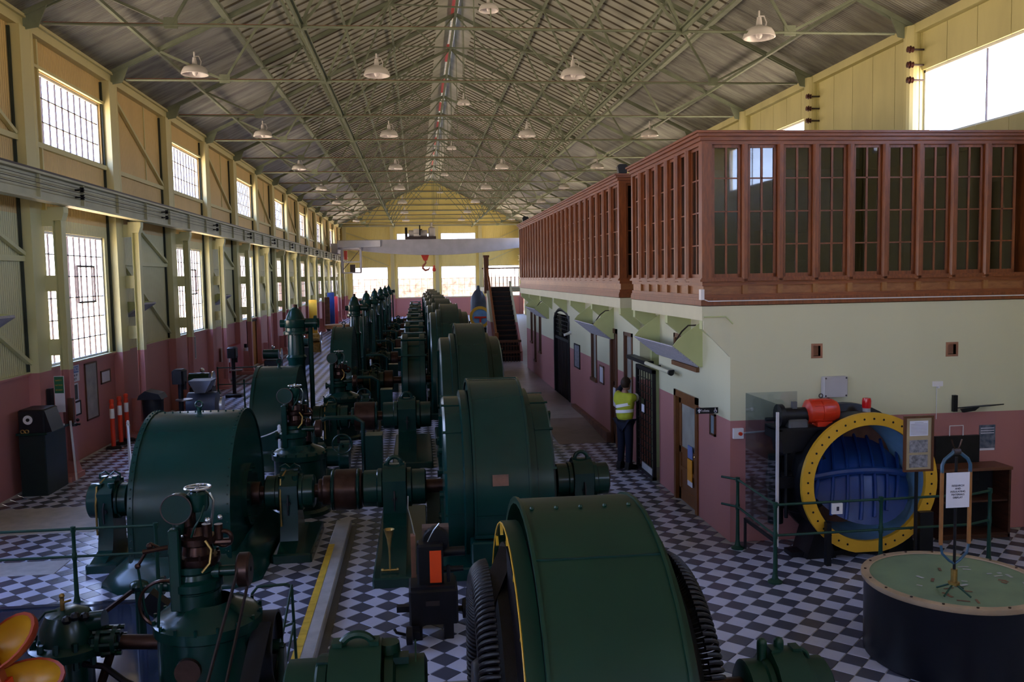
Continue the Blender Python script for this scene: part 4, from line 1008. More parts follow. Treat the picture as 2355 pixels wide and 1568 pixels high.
# parting plate lying on the side of the windings
MB().beam((.36,y-.30,1.60),(.56,y+.05,1.88),.12,.05).build('winding_bracket', m_coil, r, 0)
MB().bbox(.40,1.75,y-1.75,y-1.2,0,.12,.02).build('foundation_frame', m_grn2, r); MB().bbox(.60,1.75,y+1.2,y+1.75,0,.12,.02).build('foundation_frame', m_grn2, r)
single(MB().bbox(-.15,.52,y+1.62,y+2.05,0,.05,.01), 'yellow_edged_plate', M('worn_grey_plate',(.2,.19,.17),.6), 'grey floor plate with worn surface under the black windings', 'plate', (.2,y+1.8,0))
single(MB().box(-.20,-.15,y+1.4,y+2.08,0,.055), 'yellow_edge_strip', m_yline, 'yellow painted edge of the grey plate under the windings', 'edging', (-.17,y+1.7,0), smooth=0)
shaft(0, -.2, .3, 'dark shaft end between foreground bearing and black windings', .11)
shaft(0, 1.7, 2.25, 'dark shaft end right of the foreground hood', .11)
# big foreground bearing with ring
r = bearing(0, -.92, .0, 'dark green bearing with large lifting ring at the bottom edge of the view', m_grn2, .36, (.9,.6), eye=False, zs=.88)
MB().torus((-.45,y,1.27),.115,.027,'y',24,8,-.25,pi+.25).build('lifting_ring', m_grn2, r)
MB().cyl((-.25,y+.05,1.2),(-.25,y+.05,1.30),.08,.07,n=16).cyl((-.58,y+.05,1.2),(-.58,y+.05,1.27),.06,n=16).build('oil_cup', m_grn2, r)
for x in (-.66,-.17): MB().box(x-.05,x+.05,y-.08,y+.02,1.20,1.245).build('inspection_lid', m_brass if False else m_grn, r, 0)
MB().prism([(y-.1,1.16),(y+.1,1.16),(y+.06,1.30)], -.08, -.07, 'x').build('splash_guard', m_grn2, r)
r = bearing(0, 2.15, 2.75, 'dark green bearing with two oil cups at the lower right of the foreground hood', m_grn2, .24, (.6,.5), eye=False, zs=.80)
for x in (2.30, 2.42): MB().cyl((x,y+.02,1.0),(x,y+.02,1.14),.035,n=12).ball((x,y+.02,1.14),.036,10).build('oil_cup', m_grn2, r)
MB().torus((2.55,y,1.02),.07,.018,'y',20,8,0,pi).build('lifting_ring', m_grn2, r)
# lines 3 to 9 ------------------------------------------------------------------------------------
def vessel(x, y, ztop, lab, s=1.0, mt=m_teal):
    r = thing('air_vessel', lab, 'vessel', (x, y, 0)); z = ztop
    MB().lathe([(0,0),(.36*s,0),(.36*s,.3),(.20*s,.5),(.19*s,z-1.25),(.23*s,z-1.15),(.19*s,z-1.1),(.17*s,z-.62)], (x,y,0), 'z', 24).build('column', mt, r)
    MB().lathe([(.17*s,z-.64),(.28*s,z-.62),(.28*s,z-.57),(.23*s,z-.55),(.23*s,z-.48),(.17*s,z-.46)], (x,y,0), 'z', 24).build('flange', mt, r)
    MB().lathe([(.24*s,z-.47),(.25*s,z-.44),(.25*s,z-.30),(.22*s,z-.28)], (x,y,0), 'z', 24).cyl((x-.34*s,y,z-.38),(x-.2*s,y,z-.38),.09*s).cyl((x+.2*s,y,z-.38),(x+.5*s,y,z-.38),.11*s).cyl((x+.42*s,y,z-.38),(x+.48*s,y,z-.38),.17*s).build('valve_chest', mt, r)
    MB().lathe([(.22*s,z-.29),(.20*s,z-.24),(.13*s,z-.08),(.06*s,z-.03),(.055*s,z)], (x,y,0), 'z', 24).build('cone', mt, r)
    MB().cyl((x,y,z-.01),(x,y,z+.05),.06*s,.055*s,n=12).build('cap', m_rust, r)
    MB().cyl((x+.33*s,y,z-.3),(x+.33*s,y,.4),.055*s,n=10).torus((x+.52*s,y,z-.38),.10*s,.015,'x',16,6).build('side_pipe', mt, r)
    for i in range(8): a = 2*pi*i/8; MB().cyl((x+.255*s*cos(a),y+.255*s*sin(a),z-.64),(x+.255*s*cos(a),y+.255*s*sin(a),z-.56),.016*s,n=6).build('flange_bolt', mt, r)
    MB().box(x-.05,x+.1,y-.34*s,y-.33*s,z-1.7,z-1.4).build('plate_tag', m_steel, r) if False else None
    return r
turbine(2, -3.32, -2.48, 1.16, 'smooth green turbine hood of the third line with tall vessel behind', m_teal)
v0 = vessel(-2.80, 20.3, 3.08, 'tall green air vessel with conical top, nearest and largest', 1.0)
bearing(2, -2.25, -1.5, 'green pedestal bearing beside the smooth hood of the third line', m_grn, .27, (.6,.9), pipes=True)
shaft(2, -1.6, .2, 'brown shaft and coupling of the third line', .10, ((-1.45,-1.38,.2,m_grn),(-1.38,-.95,.30,m_rust),(-.95,-.9,.3,m_grn)))
bearing(2, -.8, .22, 'green pedestal bearing in front of the tall third drum', m_grn, .30, (1.6,1.5))
drum(2, 'third drum machine, tallest green rim behind the nearest closed one', .74, 1.34, 1.92, .34, 1.62, m_grn, False, .80)
bearing(2, 1.72, 2.35, 'pedestal bearing right of the third drum machine', m_grn, .24, (.7,.9))
T = turbine(3, -2.36, -1.82, 1.45, 'fourth green turbine hood, narrow and tall', m_grn, top=2.35)
V1 = vessel(-1.93, 26.9, 3.18, 'green air vessel standing behind the fourth narrow hood', .8, m_grn)
B1 = bearing(3, -1.6, -1.0, 'pedestal bearing of the fourth line beside its narrow hood', m_grn, .27, (.6,.9), pipes=True)
S1 = shaft(3, -1.9, .3, 'brown shaft of the fourth line', .10, ((-1.0,-.75,.28,m_rust),))
y3 = LY(3)
r = thing('exciter_drum', 'ribbed green drum left of the tall machine on the fourth line', 'machine', (-.1,y3,0)); X1 = r
MB().lathe([(.1,-.5),(1.25,-.5),(1.32,-.46),(1.32,-.32),(1.2,-.30),(1.2,.0),(1.32,.02),(1.32,.15),(1.2,.17),(.1,.17)], (0,y3,.8), 'x', 40).build('drum_shell', m_grn, r, 25)
MB().bbox(-.55,.14,y3-1.5,y3+1.5,0,.15,.02).build('foundation_frame', m_grn, r)
for i in range(5): a = pi*(.2+.15*i); MB().beam((-.5,y3-1.32*cos(a),.8+1.32*sin(a)),(.2,y3-1.32*cos(a),.8+1.32*sin(a)),.06,.05,(0,-cos(a),sin(a))).build('shell_rib', m_grn, r, 0)
D1 = drum(3, 'fourth drum machine from the camera, tall rim beyond the third', .60, 1.10, 2.14, .30, 1.9, m_grn, False, .80)
for k in range(4, 9):
    dy = (0, 6.4*(k-3), 0); n = LN[k]
    copy_tree(T, None, '%s green turbine hood from the camera, narrow, far down the hall' % n, dy)
    copy_tree(V1, None, 'distant green air vessel on the %s line, counting from the camera' % n, dy)
    copy_tree(B1, None, 'distant pedestal bearing at the narrow hood of the %s line' % n, dy)
    copy_tree(S1, None, 'distant brown shaft of the %s line' % n, dy)
    copy_tree(X1, None, 'distant ribbed drum left of the tall machine on the %s line' % n, dy)
    copy_tree(D1, None, '%s drum machine from the camera, far down the hall' % n, dy)
# ---- governors
def governor(x, y, s, lab, detail=True):
    r = thing('governor', lab, 'governor', (x, y, 0))
    g = m_grn
    MB().lathe([(0,0),(.46,0),(.46,.06),(.40,.1),(.40,.86),(.43,.88),(.43,.96),(.40,.99),(.36,1.02),(.22,1.08),(.20,1.1)], (x+.09,y,0), 'z', 30).build('oil_tank', g, r)
    b = MB()
    for i in range(16): a = 2*pi*i/16; b.cyl((x+.09+.42*cos(a),y+.42*sin(a),.95),(x+.09+.42*cos(a),y+.42*sin(a),1.0),.014,n=6)
    b.build('tank_bolt', g, r)
    MB().lathe([(.20,1.04),(.19,1.20),(.22,1.22),(.22,1.28),(.165,1.30),(.155,1.34),(.175,1.36),(.175,1.41),(.10,1.42)], (x,y,0), 'z', 24).build('neck', g, r)
    MB().cyl((x+.02,y-.30,.68),(x+.02,y-.44,.68),.10,n=18).build('inspection_ring', m_rust, r)
    MB().lathe([(.16,1.40),(.175,1.43),(.175,1.47),(.125,1.49),(.115,1.56),(.15,1.58),(.15,1.63),(.10,1.65),(.09,1.72)], (x+.03,y,0), 'z', 24).build('brown_valve_body', m_copper, r)
    MB().cyl((x-.03,y,1.62),(x-.03,y,1.86),.055,n=16).cyl((x+.12,y-.05,1.60),(x+.12,y-.05,1.74),.04,n=12).cyl((x+.2,y,1.60),(x+.2,y,1.72),.035,n=10).build('copper_cylinder', m_copper, r)
    MB().bbox(x-.15,x-.065,y-.20,y-.11,1.08,1.74,.01).build('side_pillar', g, r, 0)
    MB().cyl((x-.10,y-.10,1.88),(x-.10,y+.0,1.88),.115,n=26).lathe([(.04,1.66),(.05,1.74),(.03,1.80)], (x-.10,y-.04,0), 'z', 12).build('disc_head', g, r)
    MB().torus((x-.10,y-.10,1.88),.12,.006,'y',28,6).build('disc_edge', m_rail, r)
    MB().lathe([(.07,1.84),(.085,1.88),(.085,1.98),(.06,2.0)], (x+.05,y,0), 'z', 18).build('head_cylinder', g, r)
    MB().torus((x+.05,y,2.03),.10,.010,'z',28,6).cyl((x-.05,y,2.03),(x+.15,y,2.03),.008,n=6).cyl((x+.05,y-.1,2.03),(x+.05,y+.1,2.03),.008,n=6).cyl((x+.05,y,1.95),(x+.05,y,2.06),.015,n=8).build('handwheel', m_chr, r)
    MB().tube([(x+.14,y,1.98),(x+.17,y,1.92),(x+.16,y,1.82),(x+.14,y,1.7)], .012, 6).build('curved_lever', m_chr, r)
    MB().ball((x+.13,y-.06,1.77),.026,10).ball((x+.22,y-.02,1.78),.022,10).build('oiler', m_chr, r)
    MB().torus((x+.24,y,1.60),.06,.02,'y',14,8).cyl((x+.16,y,1.57),(x+.3,y,1.57),.03,n=10).build('elbow_fitting', m_copper, r)
    b = MB()
    for i in range(10): a = 2*pi*i/10; b.cyl((x+.03+.165*cos(a),y+.165*sin(a),1.46),(x+.03+.165*cos(a),y+.165*sin(a),1.50),.012,n=6)
    b.build('valve_bolt', m_copper, r)
    MB().tube([(x+.12,y-.12,1.62),(x+.17,y-.14,1.55),(x+.16,y-.17,1.45),(x+.10,y-.18,1.38)], .011, 6).build('brass_oil_pipe', m_brass, r)
    MB().tube([(x+.02,y-.14,1.66),(x+.05,y-.17,1.74),(x+.10,y-.15,1.82),(x+.12,y-.10,1.90)], .010, 6).build('looped_pipe', g, r)
    MB().lathe([(.165,1.15),(.20,1.16),(.20,1.19),(.165,1.20)], (x,y,0), 'z', 24).build('neck_ring', g, r)
    MB().cyl((x-.24,y-.02,1.24),(x-.14,y-.02,1.24),.05,n=14).cyl((x-.27,y-.02,1.24),(x-.24,y-.02,1.24),.075,n=16).build('side_port', g, r)
    # drive pulley on the right
    MB().cyl((x+.1,y,1.33),(x+.36,y,1.33),.045,n=12).cyl((x+.14,y,1.33),(x+.2,y,1.33),.07,n=12).build('pulley_axle', g, r)
    MB().lathe([(.02,.34),(.12,.34),(.14,.355),(.14,.43),(.12,.445),(.02,.445)], (x,y,1.33), 'x', 28).build('pulley', m_rust, r)
    if detail:
        MB().beam((x+.37,y-.08,1.40),(x+.14,y-1.35,.15),.05,.012,(0,.7,.7)).beam((x+.42,y-.02,1.22),(x+.30,y-1.35,.12),.05,.012,(0,.7,.7)).build('drive_belt', m_blk if False else M('dark_leather_belt',(.035,.022,.02),.6), r, 0)
        MB().tube([(x-.22,y-.1,1.56),(x-.30,y-.12,1.62),(x-.36,y-.12,1.52),(x-.41,y-.12,1.44)], .014, 6).cyl((x-.36,y-.14,1.56),(x-.14,y-.1,1.58),.02,n=8).ball((x-.41,y-.12,1.44),.025,8).ball((x-.31,y-.12,1.60),.028,8).build('linkage_arm', m_copper, r)
        MB().tube([(x-.41,y-.12,1.44),(x-.38,y-.1,1.1),(x-.35,y-.08,.95)], .010, 6).build('linkage_rod', g, r)
        MB().torus((x-.22,y-.12,1.12),.19,.014,'y',30,6,1.2,4.9).build('quadrant_ring', m_copper, r)
        MB().tube([(x-.18,y-.3,1.35),(x-.20,y-.32,1.2),(x-.22,y-.3,1.0)], .012, 6).build('thin_pipe', g, r)
    return r
G = governor(-1.87, 7.2, 1, 'large dark green governor with brass handwheel in the left foreground')
for k in range(1, 3): governor(-1.90-(.12 if k==1 else .0), 7.55+6.4*k, 1, 'dark green governor beside the %s line of machines' % LN[k], False)
r = thing('belt_pulley', 'large dark flat belt pulley right of the foreground governor', 'pulley', (-1.35,7.3,.6))
MB().lathe([(.28,-.07),(.30,-.07),(.30,.07),(.28,.07)], (-1.32,7.3,.62), 'x', 34).lathe([(.02,-.02),(.29,-.02),(.29,.02),(.02,.02)], (-1.32,7.3,.62), 'x', 34).build('pulley_rim', m_blk, r)
MB().lathe([(.0,-.10),(.06,-.09),(.06,.09),(0,.1)], (-1.32,7.3,.62), 'x', 16).cyl((-1.6,7.3,.62),(-1.2,7.3,.62),.03).build('hub', m_grn, r)
MB().beam((-1.34,7.12,.90),(-1.42,5.9,.1),.15,.015,(0,.6,.8)).build('flat_belt', m_rub, r, 0)
MB().box(-1.5,-1.18,7.1,7.5,0,.1).prism([(7.15,.1),(7.45,.1),(7.35,.62),(7.25,.62)], -1.24, -1.19, 'x').build('stand', m_grn, r, 0)
# tubular belt guard
r = thing('belt_guard', 'green bent tube guard rail frame right of the foreground governor', 'guard', (-1.3,8.1,0))
MB().tube([(-1.66,8.1,0),(-1.66,8.1,.5),(-1.60,8.1,.80),(-1.55,8.1,.86),(-1.28,8.1,.87),(-1.24,8.1,.84),(-1.22,8.1,0)], .014, 8).build('front_hoop', m_green_r, r)
MB().tube([(-1.24,8.1,.86),(-1.30,6.9,.15)], .012, 8).tube([(-1.23,8.1,.5),(-1.28,7.1,0)], .012, 8).tube([(-1.22,8.1,.50),(-1.45,8.0,.46)], .012, 8).build('brace_tube', m_green_r, r)
# ---- valve head and pipes at lower left
x, y = -2.98, 7.45
r = thing('nozzle_valve', 'green flanged valve body with bolts and brass cock, left foreground', 'valve', (x,y,0))
MB().lathe([(0,0),(.22,0),(.24,.03),(.22,.08),(.19,.12),(.18,.62)], (x,y,0), 'z', 26).build('valve_column', m_grn, r)
MB().lathe([(.18,.60),(.30,.63),(.31,.70),(.28,.72),(.24,.74),(.22,.86),(.17,.96),(.08,1.0),(0,1.0)], (x,y,0), 'z', 30).build('bonnet', m_grn, r)
b = MB()
for i in range(12): a = 2*pi*i/12; b.cyl((x+.27*cos(a),y+.27*sin(a),.56),(x+.27*cos(a),y+.27*sin(a),.78),.026,n=6)
b.build('flange_bolt', m_grn, r)
MB().cyl((x+.1,y-.02,.86),(x+.30,y-.02,.88),.09,n=18).cyl((x+.1,y-.05,.72),(x+.42,y-.05,.72),.085,n=18).build('branch', m_grn, r)
b = MB()
for xx in (.26,.38): b.cyl((x+xx,y-.05,.72),(x+xx+.035,y-.05,.72),.125,n=22)
for i in range(6): a = 2*pi*i/6; b.cyl((x+.23,y-.05+.105*cos(a),.72+.105*sin(a)),(x+.45,y-.05+.105*cos(a),.72+.105*sin(a)),.02,n=6)
b.build('branch_flange', m_grn, r)
MB().cyl((x+.44,y-.05,.70),(x+.78,y-.06,.68),.062,n=18).build('brown_pipe', m_rust, r)
MB().cyl((x+.78,y-.06,.68),(x+.86,y-.06,.68),.13,n=20).build('pipe_flange', m_grn, r)
MB().cyl((x-.02,y-.05,.98),(x-.02,y-.05,1.10),.018,n=8).ball((x-.02,y-.05,1.12),.024,8).cyl((x-.02,y-.05,1.06),(x+.06,y-.08,1.09),.010,n=6).build('brass_cock', m_brass, r)
MB().tube([(x-.04,y-.1,1.02),(x-.12,y-.14,1.02),(x-.17,y-.16,.96)], .010, 6).build('small_pipe', m_grn, r)
for (dx,dy,dz) in ((.12,-.16,.98),(.18,-.12,.96),(.06,-.18,.96)): MB().ball((x+dx,y+dy,dz),.04,8).build('knuckle', m_blk, r)
MB().tube([(x+.14,y-.1,.55),(x+.32,y-.15,.54),(x+.5,y-.2,.42),(x+.75,y-.25,.32),(x+.9,y-.25,.32)], .026, 8).build('lower_pipe', m_blk, r)
MB().beam((x+.36,y-.1,.62),(x+.22,y-.25,.12),.05,.05).build('link_rod', m_rust, r)
MB().lathe([(0,.16),(.1,.16),(.12,.14),(.12,.0),(0,0)], (x+.2,y-.3,0), 'z', 18).build('small_dome', m_grn, r)
# lever with black box
r = thing('lever_stand', 'green stand with sloping lever and black box on pit edge', 'lever', (-2.95,8.9,0))
MB().cyl((-2.86,8.9,0),(-2.86,8.9,.62),.05,.045,n=14).ball((-2.86,8.9,.66),.075,12,(1.3,1,.8)).build('stand', m_grn, r)
MB().beam((-3.22,8.7,.42),(-2.86,8.9,.66),.035,.035).build('lever_bar', m_rust, r, 0)
MB().obox((-2.70,8.85,.48),(.22,.14,.18),Euler((0,.7,0)).to_matrix()).build('black_box', m_blk, r, 0)
# ---- open bucket wheel standing at the left edge
x, y, zc, R = -3.32, 6.1, .90, .58
r = thing('bucket_wheel', 'water wheel with orange and yellow buckets at the lower left edge', 'wheel', (x,y,0))
MB().lathe([(.05,-.06),(.44,-.06),(.46,-.04),(.46,.04),(.44,.06),(.05,.06)], (x,y,zc), 'y', 36).build('wheel_disc', M('dark_orange_disc',(.35,.06,.02),.4), r)
def cup(t, n_=20, m_=9):
    V, F = [], []
    for j in range(m_+1):
        u = pi/2*j/m_
        for i in range(n_): a = 2*pi*i/n_; V.append((.27*t*cos(a)*sin(u), .15*t*cos(u), .15*t*sin(a)*sin(u)))
    for j in range(m_):
        for i in range(n_): F.append((j*n_+i,j*n_+(i+1)%n_,(j+1)*n_+(i+1)%n_,(j+1)*n_+i))
    return V, F
bo = None
for i in range(12):
    a = 2*pi*i/12+.16
    if bo is None:
        Vo, Fo = cup(1.0); Vi, Fi = cup(.90); n_ = 20; k0 = len(Vo)-n_
        b = MB().add(Vo, Fo); b.add([Vo[k0+j] for j in range(n_)]+[Vi[k0+j] for j in range(n_)], [(j,(j+1)%n_,n_+(j+1)%n_,n_+j) for j in range(n_)])
        bi_ = MB().add(Vi, Fi)
        Rb = Matrix.Rotation(radians(-38), 3, 'X')
        for m_ in (b, bi_): m_.v = [tuple(Rb@Vector(v)+Vector((R,0,0))) for v in m_.v]
        bo = b.build('bucket', M('red_orange_bucket',(.34,.045,.012),.4), None, 60); bi = bi_.build('bucket_lining', M('yellow_bucket_lining',(.56,.27,.012),.4), None, 60); bi.parent = bo; bo.parent = r
        st_ = MB().box(.40,R-.1,-.02,.06,-.03,.03).build('bucket_arm', m_ored, None, 0); st_.parent = bo; c = bo
    else: c = copy_tree(bo, r)
    c.location = Vector((x,y,zc))-WL(r); c.rotation_euler = (0,-a,0)
MB().prism([(x-.3,0),(x+.3,0),(x+.08,zc),(x-.08,zc)], y+.12, y+.2, 'y').cyl((x,y-.15,zc),(x,y+.25,zc),.06).build('wheel_stand', m_grn, r)
# extra mid-distance machinery: exciters and switch frames between the lines
for k in range(2, 8):
    y = LY(k)-2.6
    r = thing('auxiliary_pump', 'small dark pump set with handwheel in front of the %s line' % LN[k], 'pump', (-1.7,y,0))
    MB().bbox(-2.2,-1.2,y-.45,y+.45,0,.18,.03).build('base', m_grn, r)
    MB().lathe([(0,-2.1),(.2,-2.1),(.26,-2.05),(.26,-1.75),(.18,-1.7),(.18,-1.5),(.28,-1.46),(.28,-1.3),(0,-1.28)], (0,y,.5), 'x', 24).build('pump_body', m_grn, r)
    MB().torus((-1.4,y-.33,.78),.17,.015,'y',24,6).cyl((-1.4,y-.33,.78),(-1.4,y,.6),.02).beam((-1.56,y-.33,.78),(-1.24,y-.33,.78),.015,.015).build('handwheel', m_grn, r)
    MB().tube([(-1.9,y,.75),(-1.9,y,1.1),(-1.7,y,1.2),(-1.2,y,1.2),(-1.05,y,1.1),(-1.05,y,.2)], .04, 8).build('pipework', m_grn, r)
    MB().cyl((-2.0,y-.2,.5),(-2.0,y-.2,1.15),.05,n=10).ball((-2.0,y-.2,1.18),.07,10).build('oiler', m_copper, r)
    MB().box(-1.0,-.7,y-.3,y+.1,0,.9).build('control_box', m_grn, r, 0)
for k in range(2, 8):
    y = LY(k)+1.9
    r = thing('guard_frame', 'green post frame with brass sloping bar beside the %s line' % LN[k], 'guard', (-1.3,y,0))
    MB().tube([(-1.9,y,0),(-1.9,y,.9),(-1.1,y,.9),(-1.1,y,0)], .02, 6).cyl((-1.9,y,.45),(-1.1,y,.45),.015,n=6).build('rail_frame', m_green_r, r)
# ================================================================= FLOOR FITTINGS
def kerb(y0, y1, lab, ye0=None):
    r = thing('kerb', lab, 'kerb', (-1.17,(y0+y1)/2,0))
    MB().bbox(-1.29,-1.07,y0,y1,0,.115,.012).build('kerb_stone', m_conc, r, 0)
    MB().box(-1.07,-.99,y0,y1,0,.004).build('kerb_shadow_strip', m_concd, r, 0)  # flat dark strip paints the kerb's shadow onto the floor
    n = int((y1-y0-.1)/.30); src = None
    for i in range(n):
        if ye0 is not None and y0+.05+.3*i > ye0: break
        if src is None: src = MB().box(-1.285,-1.205,y0+.05,y0+.345,.115,.119).build('yellow_edge_tile', m_yline, r, 0); s0 = src.location.copy()
        else: inst(src, r, s0+Vector((0,.30*i,0)))
kerb(4.2, 12.95, 'long raised kerb with yellow edge in the foreground floor', 11.6)
kerb(14.6, 16.4, 'short kerb with yellow edge beyond the brown coupling')
kerb(20.6, 23.0, 'short pale kerb beyond the third line of machines')
r = thing('walkway_ramp', 'brown grey ramp on the walkway beside the office wall', 'ramp', (3.6,20,0))
MB().prism([(18.6,0),(21.2,.14),(21.2,0)], 3.0, XO-.01, 'x').build('slope', M('brown_grey_ramp', (.22,.17,.16), .6), r, 0)
MB().box(3.0,XO-.01,21.2,23.0,0,.14).build('landing', M('pale_grey_landing', (.36,.33,.34), .5), r, 0)
MB().box(4.05,XO-.01,18.6,23,.0,.22).build('side_curb', m_rust2, r, 0)
single(MB().box(2.6,XO-.01,23.0,36.0,0,.14), 'raised_walkway', M('pinkish_walkway', (.30,.24,.25), .4), 'raised pinkish walkway along the office wall beyond the ramp', 'walkway', (3.4,29,0), smooth=0)
# ---- staircase at the far end of the gallery
r = thing('staircase', 'dark timber staircase climbing away to the gallery level', 'stairs', (3.85,36,.14))
N = 15; ys, ye = 35.9, 40.0
for k in range(N):
    y = ys+(ye-ys)*k/N; z = .14+3.05*(k+1)/N
    MB().box(3.35,4.2,y,y+(ye-ys)/N+.03,z-.04,z).build('tread', m_shelf, r, 0)
    MB().box(3.35,4.2,y+.01,y+.03,z-3.05/N,z-.04).build('riser', m_shad if False else m_blk, r, 0)
for x in (3.25, 4.2):
    MB().prism([(ys-.1,0.14),(ys+.15,.14),(ye,3.0),(ye,3.45),(ys-.1,.55)], x, x+.08, 'x').build('stringer', m_door if x < 4 else m_off, r, 0)
MB().prism([(ys,.14),(ye,3.1),(ye,.14)], 3.15, 3.25, 'x').build('side_wall', m_off, r, 0)
MB().beam((3.2,ys-.1,1.15),(3.2,ye,4.1),.09,.07).build('handrail', m_wood, r, 0)
MB().box(3.12,3.28,ys-.2,ys-.04,.14,1.35).build('newel_post', m_wood, r, 0)
MB().box(3.05,3.27,ye-.1,ye+.12,2.9,4.55).box(3.02,3.30,ye-.13,ye+.15,4.55,4.65).build('upper_newel', m_door, r, 0)
for k in range(7): y = 35.6-.0; MB().box(3.4+k*.12,3.42+k*.12,35.55,35.57,.14,1.0).build('gate_bar', m_door, r, 0)
MB().box(3.3,4.2,35.54,35.58,.95,1.05).box(3.3,4.2,35.54,35.58,.5,.56).build('gate_rail', m_door, r, 0)
r = thing('landing', 'cream landing at the head of the stairs with baluster railing', 'landing', (5,42,3.1))
MB().box(3.2,XR-.2,ye+.1,44.5,2.95,3.15).build('deck', m_offc, r, 0)
MB().box(3.28,XR-.3,44.3,44.4,4.05,4.12).build('top_rail', m_door, r, 0)
for k in range(34): x = 3.35+k*.2; MB().box(x,x+.035,44.33,44.37,3.15,4.05).build('baluster', m_door, r, 0)
MB().box(4.0,4.2,40.4,44.2,0,2.95).box(3.25,3.4,40.2,40.4,0,2.95).build('support_wall', m_off, r, 0)
# ================================================================= RIGHT-HAND DISPLAY CORNER
# ---- butterfly valve
cx, cy, cz = 5.62, 10.3, 1.0
r = thing('butterfly_valve', 'big butterfly valve with yellow flange ring and blue ribbed disc', 'valve', (cx,cy,0))
n = 60
def ringpts(R, flat=.94): return [(R*sin(2*pi*i/n), max(R*cos(2*pi*i/n), -flat)) for i in range(n)]
Ro, Ri = .90, .745
V = []; F = []
for yy in (cy-.03, cy+.03):
    for R, fl_ in ((Ro,.88),(Ri,.80)): V += [(cx+a,yy,cz+b_) for a, b_ in ringpts(R, fl_)]
for i in range(n):
    j = (i+1)%n
    F += [(i,j,n+j,n+i),(2*n+i,2*n+j,3*n+j,3*n+i),(i,j,2*n+j,2*n+i),(n+i,n+j,3*n+j,3*n+i)]
MB().add(V, F).build('flange_ring', m_yel, r, 20)
hole = None
for i in range(40):
    a = 2*pi*i/40+.05; R = .823
    if R*cos(a) < -.80: continue
    p_ = Vector((cx+R*sin(a), cy-.032, cz+R*cos(a)))
    if hole is None: hole = MB().cyl(p_, p_+Vector((0,.004,0)), .014, n=10).build('bolt_hole', m_blk, r, 0); h0 = p_; hl = hole.location.copy()
    else: inst(hole, r, hl+(p_-h0))
MB().lathe([(Ri,.02),(.76,.1),(.78,.30),(.72,.44),(.70,.72)], (cx,cy,cz), 'y', 48).build('inner_bore', m_lblu, r, 40)
MB().lathe([(.78,.03),(.84,.10),(.86,.35),(.84,.55),(.93,.60),(.93,.72),(.8,.74)], (cx,cy,cz), 'y', 48).build('body_casting', m_blk, r, 30)
MB().lathe([(0,.70),(.71,.70)], (cx,cy,cz), 'y', 40).build('rust_back', m_rust2, r, 0)
# tilted disc
Rd = .735
Rm = Matrix.Rotation(radians(-42), 3, 'X')
b = MB(); V = []; F = []; nr, na = 8, 40
for j in range(nr+1):
    q_ = j/nr
    for i in range(na): a = 2*pi*i/na; V.append(Vector((cx,cy+.34,cz))+Rm@Vector((Rd*q_*cos(a)*.93, -.17*(1-q_*q_), Rd*q_*sin(a)*.93)))
for j in range(nr):
    for i in range(na): F.append((j*na+i,j*na+(i+1)%na,(j+1)*na+(i+1)%na,(j+1)*na+i))
b.add(V, F); b.build('blue_disc', m_blu, r, 50)
for k in range(-3, 4):
    x_ = k*.18; h = Rd*.90*sqrt(max(0,1-(x_/Rd/.93)**2))
    P0 = [Vector((x_+t*.16, -.17*(1-min(1,((x_+t*.16)**2+(t*h)**2)/Rd**2))-.02, t*h*.95)) for t in [q_/6-1 for q_ in range(13)]]
    b = MB().tube([Vector((cx,cy+.34,cz))+Rm@p_ for p_ in P0], .022, 6); b.build('disc_rib', m_blu, r)
P0 = [Vector((t*.62, -.17*(1-min(1,(t*.62)**2/Rd**2))-.03, -.02)) for t in [q_/6-1 for q_ in range(13)]]
MB().tube([Vector((cx,cy+.34,cz))+Rm@p_ for p_ in P0], .05, 8).build('disc_spine', m_blu, r)
MB().prism([(cx-.75,0),(cx-.35,0),(cx-.45,.32),(cx-.62,.42)], cy+.15, cy+.6, 'y').build('cradle_foot', m_blk, r, 0); MB().prism([(cx+.75,0),(cx+.35,0),(cx+.45,.32),(cx+.62,.42)], cy+.15, cy+.6, 'y').build('cradle_foot', m_blk, r, 0)
MB().box(cx-.62,cx-.56,cy-.14,cy-.06,0,.55).box(cx-.9,cx+.9,cy+.25,cy+.5,0,.06).build('skid_frame', m_blk, r, 0)
MB().box(cx+.62,cx+.80,cy-.12,cy-.04,0,.62).build('skid_post', m_blk, r, 0)
# actuator platform and gearbox at upper left
MB().box(4.50,5.45,cy+.2,cy+.62,1.66,1.70).box(4.50,4.56,cy+.2,cy+.62,1.55,1.68).prism([(4.55,1.66),(5.3,1.66),(5.15,1.42),(4.6,1.36)], cy+.25, cy+.58, 'y').build('platform', m_blk, r, 0)
MB().cyl((4.62,cy+.35,1.84),(4.98,cy+.35,1.84),.10,n=18).cyl((4.40,cy+.35,1.80),(4.66,cy+.35,1.80),.025,n=10).cyl((4.56,cy+.35,1.84),(4.62,cy+.35,1.84),.15,n=18).build('gearbox', m_blk, r)
MB().bbox(4.66,4.92,cy+.22,cy+.5,1.70,1.80,.02).box(4.74,4.8,cy+.3,cy+.36,1.93,2.02).build('gear_housing', m_concd, r)
MB().cyl((4.60,cy+.5,1.3),(4.60,cy+.5,.4),.10,n=14).cyl((4.68,cy+.35,1.5),(4.68,cy+.35,.5),.025,n=8).box(4.56,4.9,cy+.3,cy+.6,.9,1.05).build('lower_linkage', m_blk, r)
MB().lathe([(.0,.30),(.42,.30),(.44,.34),(.44,.5),(.3,.55)], (4.95,cy+.12,.95), 'y', 30).cyl((4.62,cy+.45,.98),(5.1,cy+.45,.98),.13,n=18).build('crank_cover', m_blk, r)
